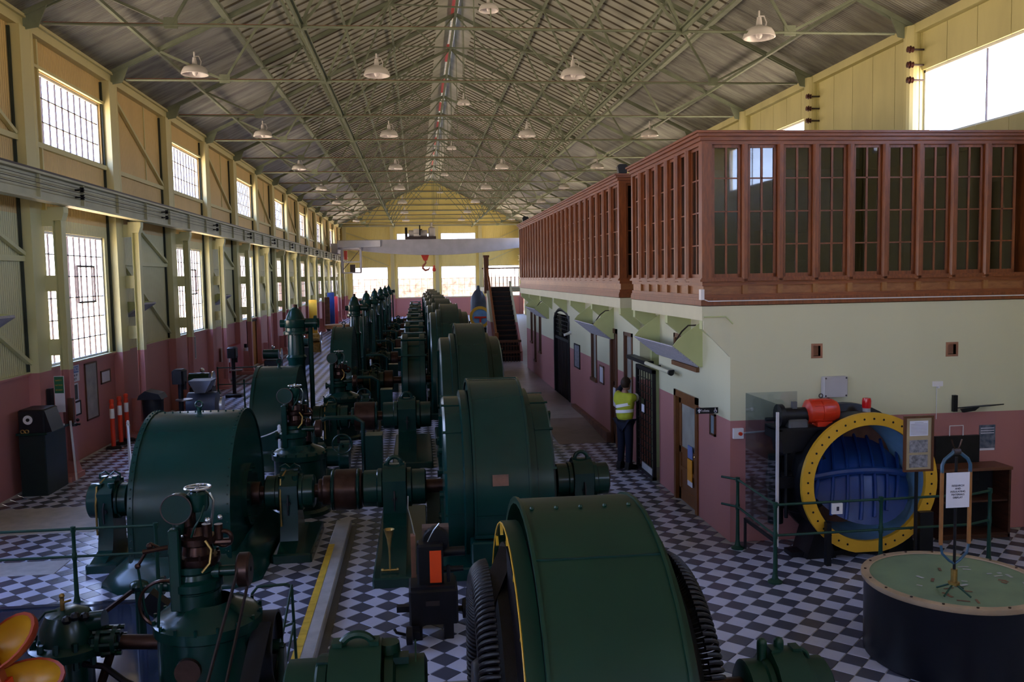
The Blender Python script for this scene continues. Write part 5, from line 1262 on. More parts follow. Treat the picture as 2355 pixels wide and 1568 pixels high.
MB().lathe([(0,-.24),(.10,-.235),(.155,-.2),(.16,-.05),(.15,-.045),(.16,-.04),(.16,.12),(.13,.18),(0,.2)], (5.16,cy+.35,1.88), 'x', 24).box(5.04,5.28,cy+.22,cy+.48,1.70,1.76).build('red_motor', m_ored, r)
for k in range(10):
    a = 2*pi*k/10; MB().beam((5.0,cy+.35+.155*cos(a),1.88+.155*sin(a)),(5.26,cy+.35+.155*cos(a),1.88+.155*sin(a)),.012,.02,(0,cos(a),sin(a))).build('cooling_fin', m_ored, r, 0)
MB().torus((5.14,cy+.35,2.08),.025,.007,'y',14,6).build('eye_bolt', m_rail, r)
r = thing('warning_beacon', 'red beacon lamp standing on top of the butterfly valve', 'beacon', (5.80,10.72,1.83))
MB().cyl((5.80,10.72,1.83),(5.80,10.72,1.89),.05,n=16).build('beacon_base', m_conc, r)
MB().lathe([(.055,1.89),(.058,1.98),(.05,2.02),(0,2.025)], (5.80,10.72,0), 'z', 18).build('red_lens', M('red_plastic_lens',(.6,.01,.015),.15), r)
# ---- acrylic screen
r = thing('acrylic_screen', 'clear upright screen on thin black legs left of the butterfly valve', 'screen', (4.28,10.5,.1))
MB().box(4.268,4.276,9.98,11.0,.42,2.10).build('clear_panel', m_acr, r, 0)
MB().box(4.276,4.98,11.0,11.008,.42,2.10).build('clear_panel', m_acr, r, 0)
MB().box(4.255,4.285,9.96,9.99,.35,2.0).build('pale_edge_post', m_crane, r, 0)
MB().box(4.25,4.28,9.97,10.0,0,.42).box(4.25,4.28,10.98,11.01,0,.42).box(4.255,4.28,9.98,11.0,.38,.42).build('black_leg', m_blk, r, 0)
# ---- green tube railings
def railing(pts, lab, z1=.94, z2=.57, posts=None, ext=(0,0)):
    r = thing('railing', lab, 'railing', pts[0]+(0,))
    for z in (z1, z2): MB().tube([(p[0],p[1],z) for p in pts], .016, 8).build('rail', m_green_r, r)
    for p in (posts or pts):
        MB().lathe([(0,0),(.085,0),(.085,.02),(.04,.05),(.026,.12),(.021,z2-.05),(.028,z2-.03),(.028,z2+.03),(.021,z2+.05),(.021,z1-.04),(.028,z1-.03),(.028,z1+.03),(0,z1+.035)], (p[0],p[1],0), 'z', 14).build('post', m_green_r, r)
    return r
railing([(4.02,11.22),(4.17,11.02),(4.14,9.72),(5.47,9.74),(6.62,9.76),(6.98,9.9)], 'green tube railing around the butterfly valve at right', posts=[(4.17,11.02),(4.14,9.72),(5.47,9.74),(6.98,9.9)])
railing([(-6.85,10.25),(-3.99,10.25),(-3.05,10.25)], 'dark green tube railing crossing behind the foreground governor at left', z1=.90, z2=.58, posts=[(-6.6,10.25),(-3.99,10.25),(-3.08,10.25)])
single(MB().box(4.83,4.96,9.69,9.715,.80,.93), 'white_tag', m_wht, 'white tag with dark symbol clipped on the green railing before the valve', 'tag', (4.9,9.7,.86), smooth=0)
single(MB().box(4.885,4.915,9.686,9.69,.84,.89), 'tag_symbol', m_ink, 'small dark symbol on the white tag of the green railing', 'symbol', (4.9,9.69,.86), smooth=0)
r = thing('interpretive_board', 'tall timber framed board with text and two grey photographs', 'sign', (5.92,9.66,1.0))
x0, x1, z0, z1, yb = 5.72, 6.05, 1.30, 1.93, 9.66
MB().box(x0,x1,yb,yb+.02,z0,z1).build('backing', M('tan_mount_board',(.42,.33,.2),.6), r, 0)
MB().box(x0-.02,x0+.005,yb-.015,yb+.02,z0-.02,z1+.02).box(x1-.005,x1+.02,yb-.015,yb+.02,z0-.02,z1+.02).box(x0,x1,yb-.015,yb+.02,z0-.02,z0+.005).box(x0,x1,yb-.015,yb+.02,z1-.005,z1+.02).build('frame', m_door, r, 0)
MB().box(x0+.05,x1-.05,yb-.004,yb,z1-.22,z1-.04).build('text_panel', m_paper, r, 0)
for k in range(9): MB().box(x0+.06+(.05 if k == 0 else 0),x1-.06-(.05 if k == 0 else 0),yb-.006,yb-.004,z1-.06-k*.017-.005,z1-.06-k*.017).build('text_line', M('grey_text',(.3,.3,.38),.7), r, 0)
m_ph = M('grey_photograph', (.30,.30,.34), .5, var=.45, nscale=22, alt=(.03,.03,.04))
for zz in (z1-.42, z1-.60): MB().box(x0+.05,x1-.05,yb-.004,yb,zz,zz+.15).build('photograph', m_ph, r, 0)
MB().box(5.87,5.90,yb+.02,yb+.05,0,1.9).box(5.75,6.02,yb-.08,yb+.2,0,.02).build('stand', m_blk, r, 0)
# ---- wall fittings on the front office wall
YW = YO-.002
r = thing('electrical_box', 'pale grey junction box on the cream wall above the red motor', 'box', (5.62,YW,2.1))
MB().bbox(5.45,5.79,YW-.10,YW,1.97,2.25,.01).build('enclosure', m_crane, r, 0); MB().cyl((5.53,YW-.05,1.7),(5.53,YW-.05,1.97),.02,n=8).build('conduit', m_rail, r)
for x in (5.475,5.765):
    for z in (1.99,2.23): MB().cyl((x,YW-.105,z),(x,YW-.1,z),.012,n=8).build('screw', m_rail, r)
r = thing('wall_socket', 'small white socket on the cream wall right of the junction box', 'socket', (7.14,YW,2.1))
MB().box(7.07,7.21,YW-.03,YW,2.06,2.13).build('face_plate', m_wht, r, 0); MB().cyl((7.14,YW-.05,2.05),(7.14,YW-.02,2.05),.015,n=8).cyl((7.13,YW-.01,1.6),(7.13,YW-.01,2.06),.005,n=5).build('plug', m_wht, r)
r = thing('wall_bracket_shelf', 'black bracket holding a thin empty shelf at the paint line', 'shelf', (7.6,YW,1.75))
MB().box(7.36,7.42,YW-.05,YW,1.70,1.93).build('wall_arm', m_blk, r, 0)
MB().add([(7.42,YW-.02,1.74),(7.75,YW-.28,1.80),(8.0,YW-.2,1.80),(7.85,YW-.0,1.76),(7.42,YW-.02,1.755),(7.75,YW-.28,1.815),(8.0,YW-.2,1.815),(7.85,YW,1.775)],[(0,1,2,3),(4,5,6,7),(0,1,5,4),(1,2,6,5),(2,3,7,6),(3,0,4,7)]).prism([(7.42,1.75),(7.7,1.78),(7.62,1.72),(7.45,1.70)],YW-.14,YW-.1,'y').build('shelf_plate', m_blk, r, 0)
r = thing('wall_poster', 'small dark blue poster on the pink wall beside the dark panel', 'poster', (7.9,YW,1.3))
MB().box(7.78,8.02,YW-.006,YW,1.13,1.49).build('sheet', M('poster_blue',(.03,.06,.10),.4,var=.5,nscale=14,alt=(.2,.2,.25)), r, 0)
for k in range(3): MB().box(7.80,8.0,YW-.008,YW-.006,1.44-k*.035,1.45-k*.035).build('text_line', m_paper, r, 0)
MB().box(7.79,8.01,YW-.008,YW-.006,1.13,1.16).build('white_band', m_paper, r, 0)
r = thing('display_board', 'black square display board hung on the pink wall behind the white notice', 'panel', (7.45,YW,1.2))
MB().box(7.1,7.75,YW-.06,YW-.002,.72,1.36).build('panel_board', m_blk, r, 0)
MB().tube([(7.32,YW-.03,1.36),(7.32,YW-.03,1.50),(7.52,YW-.03,1.50),(7.52,YW-.03,1.36)], .008, 5).build('hanging_loop', m_wht, r)
r = thing('bookcase', 'low dark brown bookcase against the pink wall at right', 'shelf', (7.6,11.0,0))
MB().box(6.95,8.0,10.88,11.27,.94,.98).build('top_board', woodm('brown_top',(.16,.06,.03),(.09,.03,.015),(2,8,8)), r, 0)
for x in (6.97,7.96): MB().box(x,x+.03,10.9,11.26,0,.94).build('side_panel', m_shelf, r, 0)
for z in (.04,.50): MB().box(7.0,7.96,10.92,11.25,z,z+.025).build('shelf_board', m_shelf, r, 0)
MB().box(7.0,7.96,11.24,11.26,.04,.94).build('back_board', m_shad, r, 0)
MB().box(6.97,7.99,10.9,10.92,.0,.05).build('plinth', m_shelf, r, 0)
r = thing('door_to_yard', 'dark brown post and door edge at the extreme right of the pink wall', 'door', (8.62,YW,1))
MB().box(8.50,8.62,YW-.06,YW,0,2.1).build('jamb', m_door, r, 0); MB().box(8.62,9.5,YW-.03,YW,0,2.05).build('leaf', m_shelf, r, 0)
r = thing('toilets_sign', 'long black sign with white arrow and wheelchair symbol projecting from office wall', 'sign', (4.0,11.9,1.75))
xs0, xs1, zc = 3.84, 4.16, 1.745; yb = 11.75
MB().box(xs0,xs1,yb,yb+.012,1.715,1.80).build('sign_board', m_blk, r, 0)
text('Toilets', .048, (xs0+.125,yb-.003,1.757), 'y-', m_paper, r)
MB().prism([(xs0+.035,1.73),(xs0+.055,1.73),(xs0+.055,1.755),(xs0+.07,1.755),(xs0+.045,1.79),(xs0+.02,1.755),(xs0+.035,1.755)], yb-.003, yb-.001, 'y').build('arrow', m_paper, r, 0)
MB().torus((xs1-.04,yb-.002,1.748),.018,.004,'y',14,5).ball((xs1-.043,yb-.002,1.787),.007,6).box(xs1-.047,xs1-.040,yb-.003,yb-.001,1.752,1.78).box(xs1-.047,xs1-.025,yb-.003,yb-.001,1.752,1.758).build('wheelchair_symbol', m_paper, r)
r = thing('wall_switch', 'white box with red push button on the corner of the pink wall', 'switch', (4.24,YW,1.5))
MB().box(4.20,4.34,YW-.05,YW,1.44,1.58).build('box', m_wht, r, 0); MB().cyl((4.29,YW-.08,1.51),(4.29,YW-.05,1.51),.025,n=14).build('red_button', m_ored, r)
MB().cyl((4.34,YW-.02,1.51),(4.75,YW-.02,1.53),.012,n=8).build('conduit', m_crane, r)
# pictures on the inner wall
def frame_x(x, y0, y1, z0, z1, s_, name, lab, cat, fm, pm, parts=None):
    r = thing(name, lab, cat, (x,(y0+y1)/2,(z0+z1)/2)); d = .025*s_; t = .03
    a, c = sorted((x, x+d)); a2, c2 = sorted((x, x+d*.5))
    MB().box(a,c,y0,y0+t,z0,z1).box(a,c,y1-t,y1,z0,z1).box(a,c,y0,y1,z0,z0+t).box(a,c,y0,y1,z1-t,z1).build('frame', fm, r, 0)
    MB().box(a2,c2,y0+t,y1-t,z0+t,z1-t).build('print', pm, r, 0)
    return r
XI = XO-.001
frame_x(XI,11.86,12.08,1.36,1.68,-1,'picture','narrow brown framed print right of the glazed brown door','picture',m_door,M('blue_grey_print',(.25,.32,.38),.3))
frame_x(XI,22.25,23.05,1.22,1.86,-1,'picture','dark framed photograph on the cream wall before the archway','picture',m_blk,m_ph)
frame_x(XI,19.32,19.80,1.18,1.60,-1,'picture','framed white notice between tall brown openings','picture',m_rust2,m_paper)
single(MB().box(XI-.02,XI,18.1,18.35,.85,1.25), 'white_notice', m_paper, 'white notice on the tall brown door behind the worker', 'notice', (XI,18.2,1.05), smooth=0)
r = thing('wall_camera', 'small white security camera beside the dark archway', 'camera', (XI,23.6,2.1))
MB().cyl((XI-.2,23.5,2.05),(XI-.02,23.6,2.1),.035,n=12).cyl((XI-.05,23.6,2.1),(XI,23.6,2.1),.05,n=12).build('camera_body', m_wht, r)
# ---- round tank with insulator pole and notice
cx, cy = 5.0, 7.6
r = thing('round_tank', 'black round tank with pale green top and cream rim at lower right', 'tank', (cx,cy,0))
MB().lathe([(0,0),(.78,0),(.79,.01),(.79,.70),(.80,.72)], (cx,cy,0), 'z', 64).build('tank_wall', m_tank, r)
MB().lathe([(.80,.70),(.815,.72),(.815,.752),(.74,.755),(.735,.745)], (cx,cy,0), 'z', 64).build('rim', m_tkr, r, 40)
MB().lathe([(0,.735),(.74,.742)], (cx,cy,0), 'z', 64).build('top_sheet', m_tkt, r, 40)
bo_ = None
for i in range(18):
    a = 2*pi*i/18+.2; p_ = Vector((cx+.775*cos(a),cy+.775*sin(a),.755))
    if bo_ is None: bo_ = MB().cyl(p_, p_+Vector((0,0,.008)), .012, n=8).build('rim_bolt', m_rust, r); b0 = p_; l0 = bo_.location.copy()
    else: inst(bo_, r, l0+(p_-b0))
random.seed(3)
for i in range(26):
    a, q_ = random.uniform(0, 2*pi), .62*sqrt(random.random()); t_ = random.uniform(0, pi); L_ = random.uniform(.03, .11)
    x_, y_ = cx+q_*cos(a), cy-.1+q_*sin(a)*.8
    MB().obox((x_,y_,.744),(L_,random.uniform(.012,.03),.003),Matrix.Rotation(t_,3,'Z')).build('paint_flake', m_conc if i % 2 else m_rust2, r, 0)
r = thing('tank_label', 'white lettered label on the black side of the round tank', 'label', (5.35,6.88,.6))
Rr = .795; V = []; F = []
for i in range(13):
    a = -pi/2+.36+.5*i/12
    for z in (.55,.66): V.append((cx+Rr*cos(a), cy+Rr*sin(a), z))
for i in range(12): F.append((2*i,2*i+2,2*i+3,2*i+1))
MB().add(V, F).build('label_sheet', m_paper, r, 0)
for z, wds in ((.625,'ORIGINAL MARKER'),(.585,'OF WATER TANK')):
    for j, ch in enumerate(wds):
        a = -pi/2+.40+.028*j
        if ch == ' ': continue
        t_ = text(ch, .034, (0,0,0), 'y-', m_ink, r, 'letter'); t_.location = Vector((cx+(Rr+.002)*cos(a), cy+(Rr+.002)*sin(a), z))-WL(r); t_.rotation_euler = (0,0,a+pi/2)
cx, cy = 4.78, 7.25
r = thing('insulator_pole', 'black pole with blue and wooden insulator links standing on the round tank', 'pole', (cx,cy,.745))
MB().cyl((cx,cy,.92),(cx,cy,2.0),.013,n=10).build('black_rod', m_blk, r)
MB().cyl((cx,cy,.84),(cx,cy,.97),.028,n=14).cyl((cx,cy,.83),(cx,cy,.85),.05,n=14).build('brass_socket', m_brass, r)
for k in range(4): a = pi/2*k+.5; MB().tube([(cx,cy,.86),(cx+.04*cos(a),cy+.04*sin(a),.82),(cx+.16*cos(a),cy+.16*sin(a),.752)], .009, 6).build('foot_leg', m_green_r, r)
m_bpl = M('dark_blue_hose', (.03,.09,.16), .35)
for s_ in (-1, 1):
    MB().tube([(cx,cy,1.02),(cx+s_*.05,cy,1.05),(cx+s_*.12,cy,1.12),(cx+s_*.135,cy,1.21)], .012, 8).build('lower_link', m_bpl, r)
    MB().tube([(cx+s_*.135,cy,1.86),(cx+s_*.135,cy,1.93),(cx+s_*.11,cy,1.98),(cx+s_*.02,cy,2.05)], .016, 8).build('upper_link', m_bpl, r)
    MB().box(cx+s_*.135-.013,cx+s_*.135+.013,cy-.012,cy+.012,1.20,1.87).build('wooden_strut', m_wblk, r, 0)
    MB().tube([(cx,cy,2.05),(cx+s_*.03,cy,2.10),(cx+s_*.05,cy,2.16)], .007, 6).build('copper_wire', m_copper, r)
MB().cyl((cx-.03,cy,2.05),(cx+.03,cy,2.05),.028,n=14).build('clevis', m_rail, r)
r = thing('display_notice', 'white notice with five lines of black lettering on the insulator pole', 'sign', (cx,cy-.02,1.7))
MB().box(cx-.110,cx+.112,cy-.03,cy-.026,1.545,1.865).build('card', m_paper, r, 0)
for k, w_ in enumerate(('RESEARCH','AND','INSULATING','MATERIALS','DISPLAY')): text(w_, .025, (cx,cy-.0315,1.745-.027*k), 'y-', m_ink, r)
# ---- black machine with orange panel
cx, cy = .08, 8.9
r = thing('signal_machine', 'black iron machine with upright orange panel near the foreground windings', 'machine', (cx,cy,0))
MB().bbox(-.17,.33,cy-.22,cy+.25,.16,.52,.02).build('lower_case', m_blk, r)
MB().box(-.15,.30,cy-.2,cy+.2,.52,.55).build('case_lid', m_blk, r, 0)
MB().bbox(-.08,.19,cy-.12,cy+.12,.55,.96,.02).build('upright_case', m_blk, r)
MB().box(.05,.17,cy-.128,cy-.12,.565,.90).build('orange_panel', M('orange_signal_red',(.85,.075,.01),.35,var=.02), r, 0)
MB().lathe([(0,-.05),(.13,-.05),(.14,0),(.13,.10),(0,.1)], (.12,cy+.05,.96), 'y', 26).build('round_housing', m_blk, r)
MB().box(-.02,.26,cy+.12,cy+.16,.75,1.06).box(-.02,.26,cy+.08,cy+.22,1.06,1.085).build('wooden_back_plate', M('worn_brown_board',(.16,.10,.08),.6,var=.3), r, 0)
MB().box(-.14,-.09,cy-.05,cy+.05,.6,1.04).build('brown_bar', m_rust2, r, 0)
MB().tube([(-.10,cy,1.04),(-.13,cy,1.2),(-.16,cy,1.32),(-.155,cy,1.45)], .008, 6).tube([(.03,cy,.95),(.10,cy,1.08),(.16,cy,1.15)], .008, 6).build('pale_rod', m_chr, r)
MB().cyl((.18,cy,.66),(.40,cy,.66),.03,n=10).cyl((.20,cy+.05,.83),(.42,cy+.05,.83),.05,n=14).cyl((.24,cy-.12,.57),(.24,cy-.12,.74),.02,n=8).build('side_arm', m_blk, r)
for x in (-.10, .22): MB().bbox(x-.04,x+.06,cy-.21,cy-.10,0,.18,.01).bbox(x-.04,x+.06,cy+.1,cy+.22,0,.18,.01).build('foot', m_blk, r)
MB().lathe([(.05,-.025),(.10,-.02),(.10,.02),(.05,.025)], (.40,cy-.05,.25), 'x', 22).cyl((.33,cy-.05,.25),(.43,cy-.05,.25),.03,n=10).build('gear_wheel', m_blk, r)
MB().lathe([(0,-.04),(.09,-.03),(.09,.03),(0,.04)], (-.17,cy-.36,.12), 'x', 22).tube([(-.17,cy-.36,.12),(-.30,cy-.36,.16),(-.32,cy-.36,.2)], .015, 6).box(-.15,-.07,cy-.38,cy-.2,.08,.16).build('crank', m_blk, r)
MB().box(-.30,-.17,cy-.1,cy-.02,.26,.32).build('left_arm', m_blk, r, 0)
MB().box(.0,.14,cy-.228,cy-.22,.36,.41).build('brass_plate', m_rail, r, 0)
single(MB().lathe([(0,0),(.07,0),(.08,.02),(.05,.035),(0,.035)], (.62,9.35,0), 'z', 20, ), 'iron_disc', m_blk, 'small black iron disc lying on the tiles right of the black machine', 'disc', (.62,9.35,0))
single(MB().box(.05,.62,12.4,12.6,.0,.75), 'sheet_metal_screen', M('olive_green_panel',(.05,.055,.03),.6), 'olive green sheet panel standing behind the tall pedestal', 'panel', (.3,12.5,0), smooth=0)
# ================================================================= LEFT WALL ITEMS
r = thing('gauge_cabinet', 'tall dark green cabinet with white round dial against the pink wall', 'cabinet', (-6.62,16.1,0))
MB().bbox(-6.97,-6.53,15.80,16.70,0,1.08,.015).build('cabinet_body', m_blk if False else M('black_green_cabinet',(.008,.018,.018),.4), r)
MB().box(-6.99,-6.48,15.76,16.73,1.08,1.12).build('desk_top', m_grn, r, 0)
MB().bbox(-6.96,-6.53,15.80,16.4,1.12,1.52,.02).prism([(-6.53,1.12),(-6.42,1.12),(-6.53,1.5)],15.84,16.36,'y').build('instrument_case', m_blk, r)
MB().cyl((-6.79,15.80,1.35),(-6.79,15.785,1.35),.085,n=30).build('dial_face', m_wht, r)
MB().cyl((-6.79,15.784,1.35),(-6.79,15.775,1.35),.03,n=20).torus((-6.79,15.785,1.35),.09,.010,'y',30,6).build('dial_hub', m_blk, r)
MB().torus((-6.88,15.77,1.15),.03,.01,'y',14,6).torus((-6.81,15.77,1.15),.03,.01,'y',14,6).build('brass_rings', m_brass, r)
MB().box(-6.52,-6.46,16.1,16.5,1.125,1.16).build('pale_handle', m_wht, r, 0)
MB().beam((-6.50,16.86,1.15),(-6.46,16.90,.02),.03,.03).build('white_rod', m_wht, r, 0)
r = thing('wall_telephone', 'dark telephone apparatus with brown timber support beside the first column', 'instrument', (-6.8,17.4,1.2))
MB().box(-6.93,-6.86,16.95,17.1,1.25,1.75).box(-6.6,-6.56,17.0,17.04,.0,.0).build('backboard', m_blk, r, 0)
MB().box(-6.60,-6.50,17.02,17.1,1.05,1.55).build('timber_support', m_door, r, 0)
MB().lathe([(0,1.02),(.07,1.03),(.06,1.08),(.0,1.1)], (-6.50,17.0,0), 'z', 14).cyl((-6.6,17,1.06),(-6.38,17,1.06),.02,n=8).ball((-6.42,17.0,1.14),.035,8).build('iron_fitting', m_blk, r)
def poster_l(y0, y1, z0, z1, name, lab, cat, fm, pm): return frame_x(XL+.002, y0, y1, z0, z1, 1, name, lab, cat, fm, pm)
XW_ = XL
r = thing('green_notice', 'white panel with green lettered top on the first column', 'sign', (-6.55,17.02,1.7))
MB().box(-6.80,-6.62,16.98,16.99,1.30,1.98).build('white_panel', m_paper, r, 0); MB().box(-6.79,-6.63,16.97,16.98,1.66,1.97).build('green_panel', M('green_print',(.01,.14,.06),.5), r, 0)
for k, w_ in enumerate(('SAFETY','NOTICE','BOARD')): text(w_, .036, (-6.71,16.966,1.90-.09*k), 'y-', m_yel, r)
r = thing('blue_white_notice', 'notice with blue top band over white, under the first large window', 'sign', (XW_,18.8,1.9))
MB().box(XL,XL+.012,18.58,19.12,1.66,2.0).build('white_sheet', m_paper, r, 0); MB().box(XL+.012,XL+.016,18.62,19.08,1.84,1.98).build('blue_band', M('blue_band_print',(.12,.2,.5),.5), r, 0)
text('NOTICE', .12, (XL+.018,18.85,1.91), 'x+', m_paper, r); text('THINK OF', .07, (XL+.016,18.85,1.79), 'x+', m_ink, r); text('SAFETY', .07, (XL+.016,18.85,1.71), 'x+', m_ink, r)
poster_l(18.70,19.00,1.26,1.63,'picture','small white framed portrait below the blue topped notice','picture',m_paper,M('dark_portrait',(.05,.06,.06),.4))
poster_l(18.72,19.10,.95,1.25,'picture','small white sheet in black frame, lowest in the column of notices','picture',m_blk,m_paper)
poster_l(19.42,20.12,.74,1.98,'wall_map','tall brown framed map on the pink wall','map',m_door,M('faded_map',(.40,.38,.36),.5,var=.25,nscale=3,alt=(.22,.22,.22)))
poster_l(20.35,20.95,1.42,1.72,'picture','small brown framed certificate right of the tall map','picture',m_door,m_paper)
poster_l(27.9,28.8,1.22,1.95,'picture','framed grey picture on the pink wall under the second large window','picture',m_crane,m_ph)
for k, (x, y, nm) in enumerate(((-6.86,20.12,'nearest of three'),(-6.86,20.62,'middle one of three'),(-6.86,21.08,'furthest of three'))):
    r = thing('bollard', 'orange traffic bollard with white reflective band, %s by the pink wall' % nm, 'bollard', (x,y,0))
    MB().lathe([(0,0),(.17,0),(.17,.03),(.13,.05),(.05,.055)], (x,y,0), 'z', 8).build('rubber_base', m_rub, r)
    MB().lathe([(.048,.05),(.048,.98),(.04,.985),(.04,1.02),(.05,1.03),(.05,1.09),(.03,1.11),(0,1.11)], (x,y,0), 'z', 18).build('tube', m_org, r)
    MB().lathe([(.050,.68),(.050,.90)], (x,y,0), 'z', 18).build('reflective_band', m_refl, r)
r = thing('litter_bin', 'black lidded bin standing before the second column', 'bin', (-6.2,20.5,0))
MB().lathe([(.0,0),(.20,0),(.24,1.0),(.25,1.0)], (-6.2,20.9,0), 'z', 18).build('bin_body', m_blk, r); MB().prism([(-6.48,1.0),(-5.93,1.0),(-6.0,1.12),(-6.3,1.2),(-6.44,1.1)], 20.65, 21.15, 'y').build('lid', m_blk, r, 0)
r = thing('fire_hose_cabinet', 'red fire hose cabinet on the pink wall with white side', 'cabinet', (XL,33.2,.8))
MB().box(XL+.06,XL+.3,32.4,34.5,.35,1.28).build('cabinet_box', M('fire_red',(.36,.01,.012),.35), r, 0); MB().box(XL+.06,XL+.31,32.1,32.4,.75,1.30).build('white_panel', m_wht, r, 0)
r = thing('extinguisher', 'small white and red cylinder hung right of the red cabinet', 'extinguisher', (XL+.2,35.9,1))
MB().cyl((XL+.2,35.9,.35),(XL+.2,35.9,1.0),.12,n=14).build('cylinder', m_wht, r); MB().cyl((XL+.2,35.9,1.0),(XL+.2,35.9,1.15),.06,n=10).build('valve_head', m_rub, r)
# glimpsed machine tools along the left wall
def tool(x, y, lab, kind):
    r = thing('machine_tool', lab, 'machine', (x,y,0))
    if kind == 0:
        MB().bbox(x-.3,x+.3,y-.3,y+.3,0,.75,.03).build('pedestal', m_blk, r); MB().cyl((x-.35,y,.95),(x+.2,y,.95),.18,n=20).build('motor', m_grn, r)
        MB().lathe([(.02,-.02),(.22,-.02),(.22,.02),(.02,.02)], (x+.3,y,.95), 'x', 22).ball((x,y,1.2),.07,8).build('wheel', m_chr, r)
    elif kind == 1:
        MB().cyl((x,y,0),(x,y,1.35),.06,n=12).bbox(x-.25,x+.25,y-.2,y+.2,.0,.1,.02).build('stand', m_blk, r)
        MB().bbox(x-.15,x+.12,y-.2,y+.2,1.25,1.6,.04).cyl((x+.1,y,1.1),(x+.1,y,1.3),.04,n=10).build('drill_head', m_blk, r); MB().cyl((x+.1,y-.1,.85),(x+.1,y-.1,.88),.2,n=18).build('table', m_steel, r)
    else:
        MB().prism([(x-.28,1.25),(x+.28,1.25),(x+.12,.95),(x-.12,.95)], y-.3, y+.3, 'y').build('hopper', m_crane if False else M('blue_grey_hopper',(.12,.14,.2),.5), r, 0)
        MB().cyl((x-.35,y,.6),(x+.35,y,.6),.34,n=26).build('barrel', M('blue_grey_barrel',(.05,.06,.09),.3), r); MB().box(x-.3,x+.3,y-.25,y+.25,0,.3).build('stand', m_blk, r, 0)
        MB().lathe([(.02,-.03),(.2,-.03),(.2,.03),(.02,.03)], (x+.45,y,.6), 'x', 22).build('hand_wheel', m_chr, r)
tool(-5.75, 21.6, 'black drill stand beside the black bin by the left wall', 1)
tool(-5.4, 22.3, 'grey barrel machine with hopper near the left wall', 2)
tool(-6.1, 25.2, 'dark bench machine with brass parts beyond the hopper machine', 0)
tool(-5.9, 28.4, 'black pillar drill further along the left wall', 1)
tool(-5.4, 33.0, 'dark green machine near the orange door', 0)
tool(-5.0, 38.6, 'dark machine standing in front of the orange door', 0)
railing([(-5.0,25.4),(-5.0,29.3),(-6.6,29.3)], 'thin black rail fence in front of the machine tools at left', z1=.85, z2=.3)
# white stanchions and chains
stn = [(-5.68,17.5,'left of the riveted hood'),(-2.62,16.35,'right of the smooth hood, nearer one'),(-2.38,16.75,'right of the smooth hood, further one'),(-2.05,21.6,'between the third and fourth lines'),(-1.6,29.0,'far beyond the fourth line')]
for x, y, nm in stn:
    r = thing('stanchion', 'white chain post standing %s' % nm, 'post', (x,y,0))
    MB().lathe([(0,0),(.10,0),(.10,.015),(.03,.03),(.03,.9),(.036,.91),(.036,.94),(.028,.95),(.034,.98),(.02,1.02),(0,1.025)], (x,y,0), 'z', 14).build('post_tube', m_post, r)
def chain(a, c, sag, lab):
    pts = [tuple(Vector(a).lerp(Vector(c), t)-Vector((0,0,sag*4*t*(1-t)))) for t in [k/16 for k in range(17)]]
    single(MB().tube(pts, .012, 6), 'chain', m_post, lab, 'chain', pts[8])
chain((-5.68,17.5,.93),(-4.6,14.3,.75),.18,'white chain from the left post behind the riveted hood')
chain((-2.62,16.35,.93),(-3.5,16.3,.80),.08,'white chain from the nearer right post to the hood')
chain((-2.62,16.35,.90),(-2.38,16.75,.82),.40,'short slack white chain between the two right posts')
chain((-2.05,21.6,.93),(-3.0,21.3,.85),.2,'white chain leading left from the further post')
# wall lights under the left windows (angled panels)
for k, (i, nm) in enumerate(((-1,'at the very left edge'),(1,'by the second column'),(3,'by the fourth column'))):
    y = colY(i)-.1 if i > 0 else 13.9; zz = 3.1
    r = thing('reflector_panel', 'angled grey reflector panel on the left wall %s' % nm, 'reflector', (-6.9,y+.7,zz))
    MB().prism([(XL+.05,zz-.20),(XL+.50,zz+.10),(XL+.52,zz+.06),(XL+.05,zz-.25)], y+.3, y+1.3, 'y').build('panel', m_lou, r, 0)
    for yy in (y+.3, y+1.28): MB().prism([(XL,zz+.15),(XL+.5,zz+.10),(XL,zz-.25)], yy, yy+.02, 'y').build('side_plate', m_brk, r, 0)
# far left colourful displays
for x, y, h, w_, mt, nm in ((-6.6,56,2.4,.5,m_yel,'yellow'),(-6.5,63.5,2.4,.4,m_rust2,'dark red'),(-6.3,64.5,2.7,.5,m_blu,'blue'),(-6.2,66,2.4,.5,M('bright_red_banner',(.5,.02,.02),.5),'bright red')):
    r = thing('banner_panel', 'tall %s display panel standing far down the left wall' % nm, 'panel', (x,y,0))
    MB().box(x-w_/2,x+w_/2,y-.04,y+.04,.1,h).build('panel_face', mt, r, 0); MB().box(x-w_/2-.05,x+w_/2+.05,y-.2,y+.2,0,.1).build('foot', m_blk, r, 0)
r = thing('round_display_table', 'round table with orange rim among the far displays', 'table', (-4.6,52,0))
MB().lathe([(0,.95),(.0,1.0),(.85,1.02),(.9,1.0),(.9,.80),(.8,.78),(0,.78)], (-4.6,52,0), 'z', 30).build('table_top', m_wblk, r); MB().cyl((-4.6,52,0),(-4.6,52,.8),.2,n=14).build('column', m_blu, r)
for x, y, c_, nm in ((-4.2,47,m_blu,'blue'),(-3.9,49,M('bright_red_banner',(.5,.02,.02),.5),'red'),(-5.3,45,m_brass,'brass coloured')):
    r = thing('display_pump', 'small %s pump exhibit on the far left floor' % nm, 'exhibit', (x,y,0))
    MB().bbox(x-.35,x+.35,y-.3,y+.3,0,.5,.05).cyl((x-.3,y,.7),(x+.3,y,.7),.25,n=18).build('body', c_, r); MB().torus((x+.35,y,.7),.3,.03,'x',22,6).build('flywheel', m_chr, r)
